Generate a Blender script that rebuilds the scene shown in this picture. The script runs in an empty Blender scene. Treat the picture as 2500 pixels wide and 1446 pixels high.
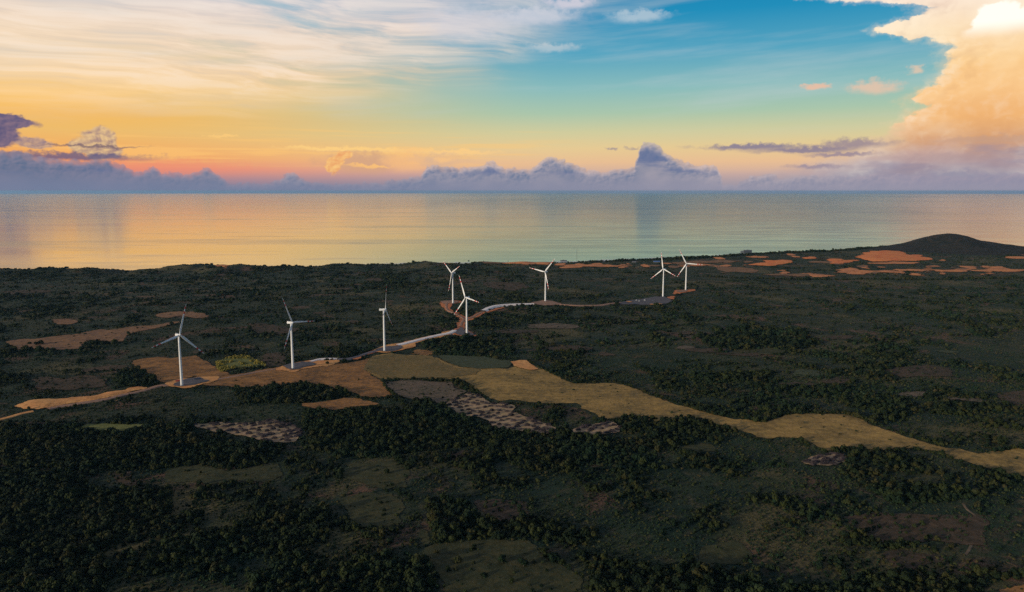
import bpy, bmesh, math, random
import numpy as np
from mathutils import Vector, Matrix
from mathutils.geometry import delaunay_2d_cdt

random.seed(11)
RS = np.random.RandomState(11)
SC = bpy.context.scene
COL = SC.collection
rad = math.radians

# ------------------------------------------------------------------ camera
CAM_H = 382.0
FPX = 1785.0
PITCH = math.atan((723 - 466) / FPX)
cam_d = bpy.data.cameras.new('camera')
cam = bpy.data.objects.new('camera', cam_d)
COL.objects.link(cam)
cam.location = (0, 0, CAM_H)
cam.rotation_euler = (math.pi / 2 - PITCH, 0, 0)
cam_d.sensor_fit = 'HORIZONTAL'
cam_d.sensor_width = 36.0
cam_d.lens = 36.0 * FPX / 2500.0
cam_d.clip_start = 1.0
cam_d.clip_end = 400000.0
SC.camera = cam


def srgb(r, g, b):
    def f(c):
        c = c / 255.0
        return c / 12.92 if c <= 0.04045 else ((c + 0.055) / 1.055) ** 2.4
    return (f(r), f(g), f(b), 1.0)


# ------------------------------------------------------- node expression helper
class S:
    """wraps a node socket (or a number) so that shader maths reads like maths"""
    def __init__(self, t, s):
        self.t, self.s = t, s

    def _m(self, op, *a, clamp=False):
        n = self.t.nodes.new('ShaderNodeMath')
        n.operation = op
        n.use_clamp = clamp
        for i, x in enumerate(a):
            plug(self.t, x, n.inputs[i])
        return S(self.t, n.outputs[0])

    def __add__(self, o): return self._m('ADD', self, o)
    def __radd__(self, o): return self._m('ADD', o, self)
    def __sub__(self, o): return self._m('SUBTRACT', self, o)
    def __rsub__(self, o): return self._m('SUBTRACT', o, self)
    def __mul__(self, o): return self._m('MULTIPLY', self, o)
    def __rmul__(self, o): return self._m('MULTIPLY', o, self)
    def __truediv__(self, o): return self._m('DIVIDE', self, o)
    def max(self, o): return self._m('MAXIMUM', self, o)
    def min(self, o): return self._m('MINIMUM', self, o)
    def clamp(self): return self._m('ADD', self, 0.0, clamp=True)
    def sqrt(self): return self._m('SQRT', self)
    def pow(self, o): return self._m('POWER', self, o)


def plug(t, x, inp):
    if isinstance(x, S):
        t.links.new(x.s, inp)
    elif isinstance(x, (tuple, list)):
        inp.default_value = x
    else:
        inp.default_value = x


def sstep(a, b, x):
    n = x.t.nodes.new('ShaderNodeMapRange')
    n.interpolation_type = 'SMOOTHSTEP'
    n.clamp = True
    plug(x.t, x, n.inputs['Value'])
    plug(x.t, a, n.inputs['From Min'])
    plug(x.t, b, n.inputs['From Max'])
    return S(x.t, n.outputs['Result'])


def combine(t, x, y, z=0.0):
    n = t.nodes.new('ShaderNodeCombineXYZ')
    for i, v in enumerate((x, y, z)):
        plug(t, v, n.inputs[i])
    return S(t, n.outputs[0])


def noise(t, vec, scale=1.0, detail=4.0, rough=0.55, dist=0.0, color=False):
    n = t.nodes.new('ShaderNodeTexNoise')
    n.noise_dimensions = '3D'
    plug(t, vec, n.inputs['Vector'])
    plug(t, scale, n.inputs['Scale'])
    n.inputs['Detail'].default_value = detail
    n.inputs['Roughness'].default_value = rough
    n.inputs['Distortion'].default_value = dist
    return S(t, n.outputs['Color' if color else 'Fac'])


def lumps(t, x, y, detail=2.0, rough=0.5, seed=0.0):
    """rounded cauliflower relief, 1 on the top of a lump and 0 in the creases"""
    n = t.nodes.new('ShaderNodeTexVoronoi')
    n.voronoi_dimensions = '2D'
    n.feature = 'F1'
    n.normalize = True
    plug(t, combine(t, x, y, seed), n.inputs['Vector'])
    n.inputs['Scale'].default_value = 1.0
    n.inputs['Detail'].default_value = detail
    n.inputs['Roughness'].default_value = rough
    return 1.0 - S(t, n.outputs['Distance']) * 1.25


def mix(fac, a, b, mode='MIX'):
    if not any(isinstance(v, S) for v in (fac, a, b)):
        c = [u * v for u, v in zip(a, b)] if mode == 'MULTIPLY' else b
        return tuple(u + (v - u) * fac for u, v in zip(a, c))
    t = next(v.t for v in (fac, a, b) if isinstance(v, S))
    n = t.nodes.new('ShaderNodeMix')
    n.data_type = 'RGBA'
    n.blend_type = mode
    plug(t, fac, n.inputs[0])
    plug(t, a, n.inputs[6])
    plug(t, b, n.inputs[7])
    return S(t, n.outputs[2])


def ramp(x, stops, interp='LINEAR'):
    n = x.t.nodes.new('ShaderNodeValToRGB')
    cr = n.color_ramp
    cr.interpolation = interp
    while len(cr.elements) < len(stops):
        cr.elements.new(0.5)
    for e, (p, c) in zip(cr.elements, stops):
        e.position = p
        e.color = c
    plug(x.t, x, n.inputs[0])
    return S(x.t, n.outputs[0])


def curve(x, pts):
    n = x.t.nodes.new('ShaderNodeFloatCurve')
    c = n.mapping.curves[0]
    n.mapping.use_clip = False
    while len(c.points) < len(pts):
        c.points.new(0.5, 0.5)
    for p, (a, b) in zip(c.points, pts):
        p.location = (a, b)
        p.handle_type = 'VECTOR'
    n.mapping.update()
    plug(x.t, x, n.inputs['Value'])
    return S(x.t, n.outputs[0])


# ------------------------------------------------------------------ sky
SUN_AZ = -126.0          # degrees from the view axis, to the left and a little behind
SUN_EL = 11.0


def px_dir(px, py):
    """azimuth and elevation (degrees) seen at a photograph pixel"""
    x = (px - 1250) / FPX
    y = (723 - py) / FPX
    cp, sp = math.cos(PITCH), math.sin(PITCH)
    d = (x, cp + y * sp, -sp + y * cp)
    return math.degrees(math.atan2(d[0], d[1])), math.degrees(math.atan2(d[2], math.hypot(d[0], d[1])))


world = bpy.data.worlds.new('World')
SC.world = world
world.use_nodes = True
W = world.node_tree
W.nodes.clear()


def build_sky():
    t = W
    tc = t.nodes.new('ShaderNodeTexCoord')
    sep = t.nodes.new('ShaderNodeSeparateXYZ')
    t.links.new(tc.outputs['Generated'], sep.inputs[0])
    X, Y, Z = (S(t, sep.outputs[i]) for i in range(3))
    A = X._m('ARCTAN2', X, Y) * (180 / math.pi)
    E = Z._m('ARCSINE', Z) * (180 / math.pi)
    # physical sky: takes over above the frame
    nis = t.nodes.new('ShaderNodeTexSky')
    nis.sky_type = 'NISHITA'
    nis.sun_disc = False
    nis.sun_elevation = rad(SUN_EL)
    nis.sun_rotation = rad(SUN_AZ)
    nis.altitude = 400
    nis.air_density = 1.0
    nis.dust_density = 1.5
    nis.ozone_density = 2.0
    nish = mix(1.0, S(t, nis.outputs[0]), (0.062, 0.09, 0.12, 1), 'MULTIPLY')
    # clear sky: dusk glow low down, teal blue higher up
    e01 = ((E + 1.0) / 20.0).clamp()
    def P(e): return (e + 1.0) / 20.0
    centre = ramp(e01, [(P(-1), srgb(160, 152, 160)), (P(1.2), srgb(205, 172, 160)), (P(2.15), srgb(232, 190, 148)),
                        (P(3.2), srgb(230, 202, 148)), (P(4.4), srgb(208, 204, 158)), (P(5.8), srgb(170, 198, 172)),
                        (P(7.6), srgb(138, 188, 188)), (P(10.1), srgb(84, 164, 192)), (P(12.8), srgb(34, 142, 186)),
                        (P(15.5), srgb(16, 124, 176))])
    left = ramp(e01, [(P(-1), srgb(150, 130, 150)), (P(1.5), srgb(232, 138, 112)), (P(2.4), srgb(244, 170, 98)),
                      (P(4), srgb(238, 188, 108)), (P(5), srgb(244, 186, 94)), (P(6.8), srgb(255, 202, 106)), (P(9.2), srgb(240, 210, 148)),
                      (P(12), srgb(186, 206, 208)), (P(15.5), srgb(120, 176, 206))])
    lf = sstep(4.0, -33.0, A) * sstep(-150.0, -60.0, A)
    clear = mix(lf, centre, left)
    clear = mix(sstep(13.5, 24.0, E), clear, nish)
    # ---- high cirrus, upper left, drawn out in long streaks
    cvec = combine(t, A * 0.045 + E * 0.03, E * 0.36 - A * 0.012, 3.1)
    warp = noise(t, combine(t, A * 0.07, E * 0.16, 9.0), 1.0, 2.0)
    cvec2 = combine(t, A * 0.05 + warp * 1.1, E * 0.42 + warp * 1.5 + A * 0.012, 5.0)
    st = noise(t, cvec2, 1.6, 7.0, 0.60)
    st2 = noise(t, combine(t, A * 0.10 + warp * 2.4, E * 1.1 + warp * 2.8 + A * 0.045, 1.0), 1.0, 7.0, 0.62)
    gap = noise(t, combine(t, A * 0.055 + warp, E * 0.40 + A * 0.02, 12.0), 1.0, 4.0, 0.55)
    big = noise(t, combine(t, A * 0.06, E * 0.16, 2.2), 1.0, 3.0)
    edge = A - (8.5 + (E - 14.0) * 2.0) + (big - 0.5) * 26.0
    cover = sstep(5.0, -13.0, edge) * sstep(4.2, 8.5, E)
    above = sstep(16.0, 40.0, E)
    cover = cover * (1.0 - above * 0.6) * sstep(-160.0, -90.0, A)
    thick = sstep(-12.0, -36.0, A) * 0.10
    dens = sstep(0.37, 0.60, st * 0.42 + st2 * 0.46 + gap * 0.40 - 0.185 + cover * 0.10 + thick) * cover
    ccol = ramp(((E - 4.0) / 12.0).clamp(), [(0.0, srgb(250, 198, 112)), (0.25, srgb(248, 205, 142)), (0.5, srgb(238, 212, 186)),
                                             (0.75, srgb(226, 214, 212)), (1.0, srgb(222, 212, 222))])
    ccol = mix(sstep(-2.0, -34.0, A) * 0.45 * sstep(14.5, 9.0, E), ccol, srgb(255, 226, 188))
    ccol = mix(sstep(0.44, 0.64, st2) * 0.45, ccol, srgb(255, 240, 226))
    ccol = mix(sstep(0.54, 0.34, st2) * 0.28, ccol, srgb(172, 184, 200))
    sky = mix(dens * 0.94, clear, ccol)
    # faint veils over the blue
    veil = noise(t, combine(t, A * 0.05, E * 0.5 - A * 0.03, 7.7), 1.0, 5.0, 0.55)
    sky = mix(sstep(0.46, 0.72, veil) * 0.34 * sstep(3.0, 7.0, E) * (1.0 - above), sky, srgb(196, 206, 208))
    # thin golden bars near the horizon
    bars = noise(t, combine(t, A * 0.10, E * 2.4, 4.4), 1.0, 5.0, 0.55)
    sky = mix(sstep(0.52, 0.66, bars) * 0.5 * sstep(5.6, 3.4, E) * sstep(1.4, 2.4, E) * sstep(8.0, -6.0, A) * sstep(-90.0, -50.0, A),
              sky, srgb(255, 200, 118))

    # fluffy displacement shared by the cumulus
    f3 = noise(t, combine(t, A * 0.55, E * 0.8, 0.0), 1.0, 7.0, 0.62, color=True)
    sp = t.nodes.new('ShaderNodeSeparateColor')
    t.links.new(f3.s, sp.inputs[0])
    wx, wy = S(t, sp.outputs[0]) - 0.5, S(t, sp.outputs[1]) - 0.5
    Aw, Ew = A + wx * 1.7, E + wy * 1.3
    fine = noise(t, combine(t, A * 1.5, E * 2.0, 6.0), 1.0, 5.0, 0.6)
    # side light on the billows: the same relief seen a little towards the sun
    lx, ly = A * 0.62 + wx * 1.1, E * 0.80 + wy * 1.1
    v0 = lumps(t, lx, ly, 2.0, 0.55)
    v1 = lumps(t, lx - 0.16, ly + 0.15, 2.0, 0.55)
    b0 = v0
    soft_n = noise(t, combine(t, A * 0.30, E * 0.45, 2.0), 1.0, 5.0, 0.55)
    lit = ((v0 - v1) * 0.9 + (soft_n - 0.5) * 1.3 + 0.45).clamp()

    w0 = lumps(t, A * 1.7 + wx * 1.6, E * 2.1 + wy * 1.6, 1.5, 0.45, 3.0)
    w1 = lumps(t, A * 1.7 + wx * 1.6 - 0.17, E * 2.1 + wy * 1.6 + 0.2, 1.5, 0.45, 3.0)
    lit2 = ((w0 - w1) * 1.1 + (soft_n - 0.5) * 0.8 + 0.42).clamp()

    def ell(cx, cy, rx, ry, soft=0.35, warp=1.0):
        a, e = px_dir(cx, cy)
        k = 32.5
        dx = (A + wx * (1.7 * warp) - a) / (rx / k)
        dy = (E + wy * (1.3 * warp) - e) / (ry / k)
        d = (dx * dx + dy * dy).sqrt()
        return sstep(1.0 + soft * 0.5, 1.0 - soft * 0.5, d - (v0 - 0.5) * 0.5)

    def streak(cx, cy, rx, ry, soft=0.9):
        a, e = px_dir(cx, cy)
        k = 32.5
        dx = (A + wx * 3.4 - a) / (rx / k)
        dy = (E + (fine - 0.5) * 0.7 + wy * 0.5 - e) / (ry / k)
        d = (dx * dx + dy * dy).sqrt()
        return sstep(1.0 + soft * 0.6, 1.0 - soft * 0.7, d + (fine - 0.5) * 1.1)

    # ---- small clouds
    for (cx, cy, rx, ry, c, o) in [(1980, 213, 24, 6, (240, 190, 160), .8), (2135, 214, 46, 14, (236, 196, 168), .75),
                                   (2228, 171, 20, 7, (235, 200, 170), .7), (1560, 40, 62, 13, (190, 206, 216), .7),
                                   (1350, 116, 56, 9, (200, 208, 212), .6), (1310, 40, 90, 18, (205, 208, 218), .8),
                                   (1390, 8, 60, 12, (215, 210, 220), .8), (1150, 62, 120, 40, (205, 208, 218), .55),
                                   (545, 333, 30, 3, (255, 205, 125), .7), (1010, 367, 130, 5, (255, 205, 130), .6),
                                   (880, 398, 84, 26, (210, 164, 132), .8), (990, 392, 46, 26, (248, 190, 128), .6), (830, 363, 130, 5, (255, 210, 132), .85), (1120, 372, 90, 6, (255, 208, 136), .7), (905, 406, 50, 4, (255, 196, 118), .8), (1075, 392, 60, 18, (214, 178, 150), .6),
                                   (1090, 390, 30, 8, (255, 200, 130), .6)]:
        sky = mix(streak(cx, cy, rx, ry) * o, sky, srgb(*c))
    # red glow low on the left
    sky = mix(streak(400, 410, 170, 14, 1.6) * 0.6, sky, srgb(240, 144, 116))
    # lit towers on the left and the golden puff
    warm = mix(lit2, srgb(150, 122, 128), srgb(255, 214, 146))
    tw = ell(243, 334, 28, 18).max(ell(222, 356, 36, 18)).max(ell(250, 366, 32, 24)).max(ell(190, 352, 18, 10))
    sky = mix(tw, sky, warm)
    sky = mix(ell(90, 352, 32, 12), sky, mix(lit2, srgb(138, 118, 134), srgb(222, 178, 136)))
    pf = ell(838, 380, 17, 10).max(ell(818, 396, 22, 15)).max(ell(812, 412, 20, 14))
    sky = mix(pf, sky, mix(lit2, srgb(232, 158, 104), srgb(255, 212, 136)))
    # dark anvil at the left edge
    an = ell(2, 298, 56, 15).max(ell(-12, 325, 42, 30))
    sky = mix(an, sky, mix(lit2, srgb(88, 86, 122), srgb(150, 122, 134)))

    # ---- great cumulus at the right
    def EP(y): return px_dir(2250, y)[1]
    def AP(x): return px_dir(x, 300)[0]
    pts = [(470, 1880), (430, 1930), (400, 2010), (370, 2110), (340, 2165), (310, 2200), (290, 2225), (262, 2270), (240, 2228),
           (225, 2245), (205, 2290), (178, 2310), (150, 2322), (122, 2322), (100, 2270), (82, 2190), (64, 2125), (48, 2165), (34, 2235),
           (22, 2262), (12, 2225), (4, 2160), (-14, 2080), (-40, 1960)]
    cp = [((EP(y) + 1.0) / 20.0, (AP(x) - 10.0) / 40.0) for y, x in pts]
    cp = [(0.0, cp[0][1])] + cp + [(1.0, cp[-1][1] - 0.2)]
    Ebig = ((Ew + 1.0) / 20.0).clamp()
    edg = curve(Ebig, cp) * 40.0 + 10.0
    dd = A + wx * 1.8 - edg + (v0 - 0.5) * 1.5 + (fine - 0.5) * 0.5
    sft = 0.24 + sstep(4.6, 2.0, E) * 3.2 + sstep(11.0, 14.5, E) * 0.5
    cum = sstep(sft * -1.0, sft, dd) * sstep(95.0, 60.0, A) * (1.0 - sstep(20.0, 34.0, E + (b0 - 0.5) * 14.0))
    gcol = ramp(((E + 1.0) / 20.0).clamp(), [(P(-1), srgb(146, 146, 166)), (P(0.6), srgb(150, 148, 168)), (P(2.0), srgb(178, 158, 164)),
                                             (P(3.4), srgb(220, 168, 124)), (P(4.8), srgb(246, 190, 126)), (P(6.5), srgb(254, 206, 144)),
                                             (P(8.5), srgb(255, 212, 150)), (P(10.3), srgb(255, 228, 188)), (P(12.2), srgb(255, 236, 216)),
                                             (P(14.5), srgb(246, 232, 226)), (P(18.0), srgb(222, 214, 222))])
    billow = noise(t, combine(t, A * 0.11, E * 0.17, 8.0), 1.0, 5.0, 0.5)
    gcol = mix(sstep(0.40, 0.62, billow) * 0.7, gcol, mix(0.45, gcol, srgb(255, 244, 222)))
    gcol = mix(sstep(0.54, 0.34, billow) * 0.55, gcol, mix(1.0, gcol, (0.90, 0.80, 0.75, 1), 'MULTIPLY'))
    rim = sstep(2.6, 0.2, dd) * sstep(3.5, 6.0, E)
    amp = rim * 0.7 + 0.36
    gcol = mix((lit - 0.45).max(0.0) * amp * 1.2, gcol, srgb(255, 246, 226))
    gcol = mix((0.45 - lit).max(0.0) * amp * 1.5, gcol, mix(1.0, gcol, (0.78, 0.72, 0.74, 1), 'MULTIPLY'))
    low = noise(t, combine(t, A * 0.16, E * 0.75, 18.0), 1.0, 5.0, 0.58)
    gcol = mix(sstep(0.48, 0.66, low) * 0.45 * sstep(4.2, 2.8, E), gcol, srgb(138, 136, 160))
    gcol = mix(sstep(0.50, 0.34, low) * 0.35 * sstep(4.2, 2.8, E), gcol, srgb(204, 174, 168))
    kd = ell(2440, 50, 46, 34, 0.25).max(ell(2405, 80, 40, 18, 0.6)).max(ell(2505, 62, 42, 36, 0.3)).max(ell(2432, 24, 20, 14, 0.3))
    gcol = mix(kd * sstep(EP(112), EP(64), E), gcol, (1.12, 1.04, 0.93, 1))
    fringe = sstep(-1.5, 0.5, dd + (fine - 0.5) * 2.2) * 0.35 * sstep(2.0, 5.0, E) * sstep(95.0, 60.0, A) * (1.0 - sstep(20.0, 34.0, E))
    sky = mix(fringe, sky, gcol)
    sky = mix(cum, sky, gcol)

    # ---- dark streaks in front of it
    for (cx, cy, rx, ry, c, o) in [(1830, 358, 110, 7, (132, 124, 148), .9), (1960, 366, 120, 7, (136, 126, 148), .9),
                                   (2085, 352, 70, 10, (150, 134, 148), .85), (2050, 377, 70, 5, (144, 130, 150), .8),
                                   (2000, 406, 60, 6, (150, 138, 156), .8), (2300, 385, 120, 10, (176, 150, 150), .5),
                                   (2420, 340, 100, 7, (196, 158, 136), .6), (2350, 430, 50, 14, (132, 132, 158), .6), (2220, 440, 160, 10, (160, 148, 164), .6),
                                   (1487, 363, 16, 3, (150, 140, 150), .7), (1550, 362, 14, 3, (160, 148, 150), .6),
                                   (230, 356, 90, 3, (120, 100, 110), .8), (170, 382, 150, 8, (96, 92, 128), .85)]:
        sky = mix(streak(cx, cy, rx, ry) * o, sky, srgb(*c))

    # ---- bank of cumulus along the horizon (silhouette height as a profile over azimuth)
    prof = [(-400, 380), (-150, 396), (0, 366), (60, 372), (120, 388), (200, 390), (262, 388), (300, 404), (340, 423), (362, 408), (380, 402),
            (396, 422), (440, 421), (458, 428), (478, 422), (498, 408), (516, 412), (532, 428), (560, 446), (640, 448), (684, 438), (704, 417),
            (722, 421), (746, 442), (820, 450), (900, 448), (960, 440), (1028, 430), (1036, 407), (1060, 403), (1100, 408), (1160, 406),
            (1184, 398), (1202, 391), (1228, 410), (1296, 412), (1318, 390), (1350, 379), (1378, 390), (1420, 411), (1478, 420), (1500, 412),
            (1552, 408), (1562, 352), (1584, 346), (1606, 352), (1640, 384), (1684, 400), (1752, 405), (1764, 446), (1800, 450), (1830, 430),
            (1884, 422), (1904, 440), (1960, 428), (2040, 430), (2140, 424), (2260, 428), (2400, 424), (2560, 420), (2900, 410)]
    cpp = []
    for x, y in prof:
        a, e = px_dir(x, y)
        cpp.append(((a + 60) / 120.0, e / 8.0))
    cpp = [(0.0, cpp[0][1])] + cpp + [(1.0, cpp[-1][1])]
    T = curve(((A + wx * 0.75 + 60.0) / 120.0).clamp(), cpp) * 8.0
    hh = T - E + (w0 - 0.62) * 0.55 + (fine - 0.5) * 0.14
    bank = sstep(-0.03, 0.10, hh)
    left_f = sstep(-8.0, -30.0, A)
    blit = ((w0 - w1) * 1.1 * sstep(1.9, 0.1, hh) + (soft_n - 0.5) * 1.2 + 0.36 + sstep(0.7, 0.0, hh) * 0.26).clamp()
    bcol = mix(blit, srgb(100, 118, 148), srgb(204, 186, 186))
    bcol = mix(left_f, bcol, mix(blit, srgb(88, 108, 138), srgb(152, 140, 158)))
    right_f = sstep(20.0, 30.0, A)
    bcol = mix(right_f, bcol, mix(blit, srgb(132, 132, 158), srgb(178, 160, 170)))
    core = sstep(0.30, 0.75, hh) * sstep(0.42, 0.60, noise(t, combine(t, A * 0.15, E * 0.9, 3.0), 1.0, 4.0)) * sstep(0.9, 1.5, E)
    bcol = mix(core * 0.75, bcol, srgb(88, 108, 150))
    sky = mix(bank * (0.55 + 0.45 * sstep(0.0, 0.5, hh)), sky, bcol)
    # haze on the horizon
    hz = mix(sstep(-20.0, 24.0, A), srgb(118, 128, 156), srgb(150, 148, 166))
    sky = mix(sstep(1.7, 0.0, E) * 0.85, sky, hz)
    sky = mix(sstep(0.2, -0.5, E), sky, srgb(112, 122, 138))
    bg = t.nodes.new('ShaderNodeBackground')
    t.links.new(sky.s, bg.inputs[0])
    bg.inputs[1].default_value = 1.0
    out = t.nodes.new('ShaderNodeOutputWorld')
    t.links.new(bg.outputs[0], out.inputs[0])


build_sky()

# ------------------------------------------------------------------ sun, exposure
sun_d = bpy.data.lights.new('sun', 'SUN')
sun_d.energy = 3.6
sun_d.angle = rad(2.0)
sun_d.color = (1.0, 0.80, 0.58)
sun = bpy.data.objects.new('sun', sun_d)
COL.objects.link(sun)
sd = Vector((math.sin(rad(SUN_AZ)) * math.cos(rad(SUN_EL)), math.cos(rad(SUN_AZ)) * math.cos(rad(SUN_EL)), math.sin(rad(SUN_EL))))
sun.rotation_euler = (-sd).to_track_quat('-Z', 'Y').to_euler()
sun.location = (-3000, -700, 900)
SC.view_settings.view_transform = 'Standard'
SC.view_settings.look = 'None'
SC.view_settings.gamma = 1.0
SC.view_settings.use_curve_mapping = False
SC.view_settings.exposure = 0.0
SC.cycles.use_denoising = False
SC.cycles.max_bounces = 6
SC.cycles.diffuse_bounces = 2
SC.cycles.glossy_bounces = 2
SC.cycles.volume_bounces = 0
SC.cycles.caustics_reflective = False
SC.cycles.caustics_refractive = False

# ------------------------------------------------------------------ geometry helpers
CP, SP = math.cos(PITCH), math.sin(PITCH)


def hash01(ix, iy, seed):
    n = (ix.astype(np.int64) * 374761393 + iy.astype(np.int64) * 668265263 + seed * 1442695041) & 0x7fffffff
    n = ((n ^ (n >> 13)) * 1274126177) & 0x7fffffff
    n = n ^ (n >> 16)
    return (n & 0xffffff) / float(0xffffff)


def vnoise(x, y, seed=0):
    ix, iy = np.floor(x), np.floor(y)
    fx, fy = x - ix, y - iy
    fx = fx * fx * fx * (fx * (fx * 6 - 15) + 10)
    fy = fy * fy * fy * (fy * (fy * 6 - 15) + 10)
    a, b = hash01(ix, iy, seed), hash01(ix + 1, iy, seed)
    c, d = hash01(ix, iy + 1, seed), hash01(ix + 1, iy + 1, seed)
    return (a + (b - a) * fx) * (1 - fy) + (c + (d - c) * fx) * fy


def fbm(x, y, seed=0, octv=4, gain=0.5):
    x = np.asarray(x, float)
    y = np.asarray(y, float)
    s, amp, tot = 0.0, 1.0, 0.0
    for o in range(octv):
        s = s + amp * vnoise(x + 17.3 * o, y - 9.1 * o, seed + o * 7)
        tot += amp
        amp *= gain
        x, y = x * 2.03, y * 2.03
    return s / tot * 2 - 1


def smooth(a, b, x):
    t = np.clip((x - a) / (b - a), 0, 1)
    return t * t * (3 - 2 * t)


def ground_at(px, py, z=0.0):
    """where the sight line through a photograph pixel meets the level z"""
    x = (px - 1250) / FPX
    y = (723 - py) / FPX
    d = (x, CP + y * SP, -SP + y * CP)
    k = (z - CAM_H) / d[2]
    return np.array((d[0] * k, d[1] * k))


def to_px(P):
    P = np.asarray(P, float)
    q = P - np.array([0, 0, CAM_H])
    zc = q[..., 1] * CP - q[..., 2] * SP
    yc = q[..., 1] * SP + q[..., 2] * CP
    return 1250 + FPX * q[..., 0] / zc, 723 - FPX * yc / zc


SEA_Z = -35.0
# coast: crest line of the land as the photograph shows it
SKYLINE = [(-500, 652), (-200, 652), (0, 654), (60, 656), (140, 656), (230, 656), (290, 660), (390, 653), (500, 648), (600, 650), (700, 647), (800, 646),
           (880, 643), (950, 641), (1050, 641), (1150, 641), (1250, 641), (1345, 640), (1400, 638), (1500, 634), (1560, 631),
           (1650, 628), (1760, 624), (1810, 620), (1880, 617), (1950, 614), (2060, 608), (2100, 605), (2180, 601), (2240, 601), (2400, 605), (2520, 610), (2700, 612), (3000, 612)]
coast_pts = np.array([ground_at(x, y, 4.0) for x, y in SKYLINE])
# a function of x: distances grow to the right
_o = np.argsort(coast_pts[:, 0])
CX, CY = coast_pts[_o, 0], coast_pts[_o, 1]

TURB = [  # base pixel, ground level, yaw of the rotor, phase of the first blade
    ((444.5, 943.2), 2.0, 322, 16), ((715.4, 901.8), 0.0, 332, 96), ((939.1, 858.9), 0.0, 358, 22), ((1139.9, 820.2), 2.0, 224, 96),
    ((1106.0, 741.1), 10.0, 216, 64), ((1331.4, 736.4), 6.0, 236, 40), ((1618.4, 725.6), 0.0, 224, 110), ((1674.0, 708.8), 4.0, 248, 92)]
TB = [tuple(ground_at(p[0], p[1], z)) + (z,) for p, z, _, _ in TURB]
HILL_C = ground_at(2312, 607, 0.0)


def height(x, y):
    x = np.asarray(x, float)
    y = np.asarray(y, float)
    h = 5.0 * fbm(x / 620, y / 620, 3, 3) + 2.0 * fbm(x / 190, y / 190, 5, 3)
    w = np.zeros_like(h)
    hz = np.zeros_like(h)
    for bx, by, bz in TB:
        k = np.exp(-(((x - bx) / 170) ** 2 + ((y - by) / 170) ** 2))
        w = w + k
        hz = hz + k * bz
    ww = np.clip(w, 0, 1)
    h = h * (1 - ww) + hz / np.maximum(w, 1e-6) * ww
    # coastal ridge and the drop to the beach
    yc = np.interp(x, CX, CY) + 60 * fbm(x / 400, x * 0 + 3.3, 8, 3)
    s = yc - y
    ridge = np.exp(-((s - 160) / 190.0) ** 2)
    wl = 1 - smooth(-300, 300, x)
    h = h + ridge * (3 + wl * (7 + 26 * fbm(x / 150, y / 300, 12, 4)))
    h = h * smooth(-150, 120, s) + (SEA_Z - 6) * (1 - smooth(-170, 40, s))
    return h


def ground_px(px, py):
    p = ground_at(px, py, 0.0)
    for _ in range(8):
        p = ground_at(px, py, float(height(p[0], p[1])))
    return p


def mesh_obj(name, verts, faces, mat, parent=None, smooth_shade=False):
    me = bpy.data.meshes.new(name)
    me.from_pydata([tuple(v) for v in verts], [], [tuple(f) for f in faces])
    me.update()
    if mat:
        me.materials.append(mat)
    if smooth_shade:
        me.polygons.foreach_set('use_smooth', [True] * len(me.polygons))
    o = bpy.data.objects.new(name, me)
    COL.objects.link(o)
    if parent:
        o.parent = parent
    return o


def structure(o):
    o['kind'] = 'structure'
    return o


def thing(name, label, cat, loc, rz=0.0, group=None):
    o = bpy.data.objects.new(name, None)
    o.empty_display_size = 2
    COL.objects.link(o)
    o.location = loc
    o.rotation_euler = (0, 0, rz)
    o['label'] = label
    o['category'] = cat
    if group:
        o['group'] = group
    return o


def new_mat(name):
    m = bpy.data.materials.new(name)
    m.use_nodes = True
    t = m.node_tree
    b = t.nodes['Principled BSDF']
    return m, t, b


def pos_of(t):
    g = t.nodes.new('ShaderNodeNewGeometry')
    return S(t, g.outputs['Position'])


def bump(t, b, h, strength=0.5, dist=1.0):
    n = t.nodes.new('ShaderNodeBump')
    n.inputs['Strength'].default_value = strength
    n.inputs['Distance'].default_value = dist
    plug(t, h, n.inputs['Height'])
    t.links.new(n.outputs[0], b.inputs['Normal'])


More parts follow.
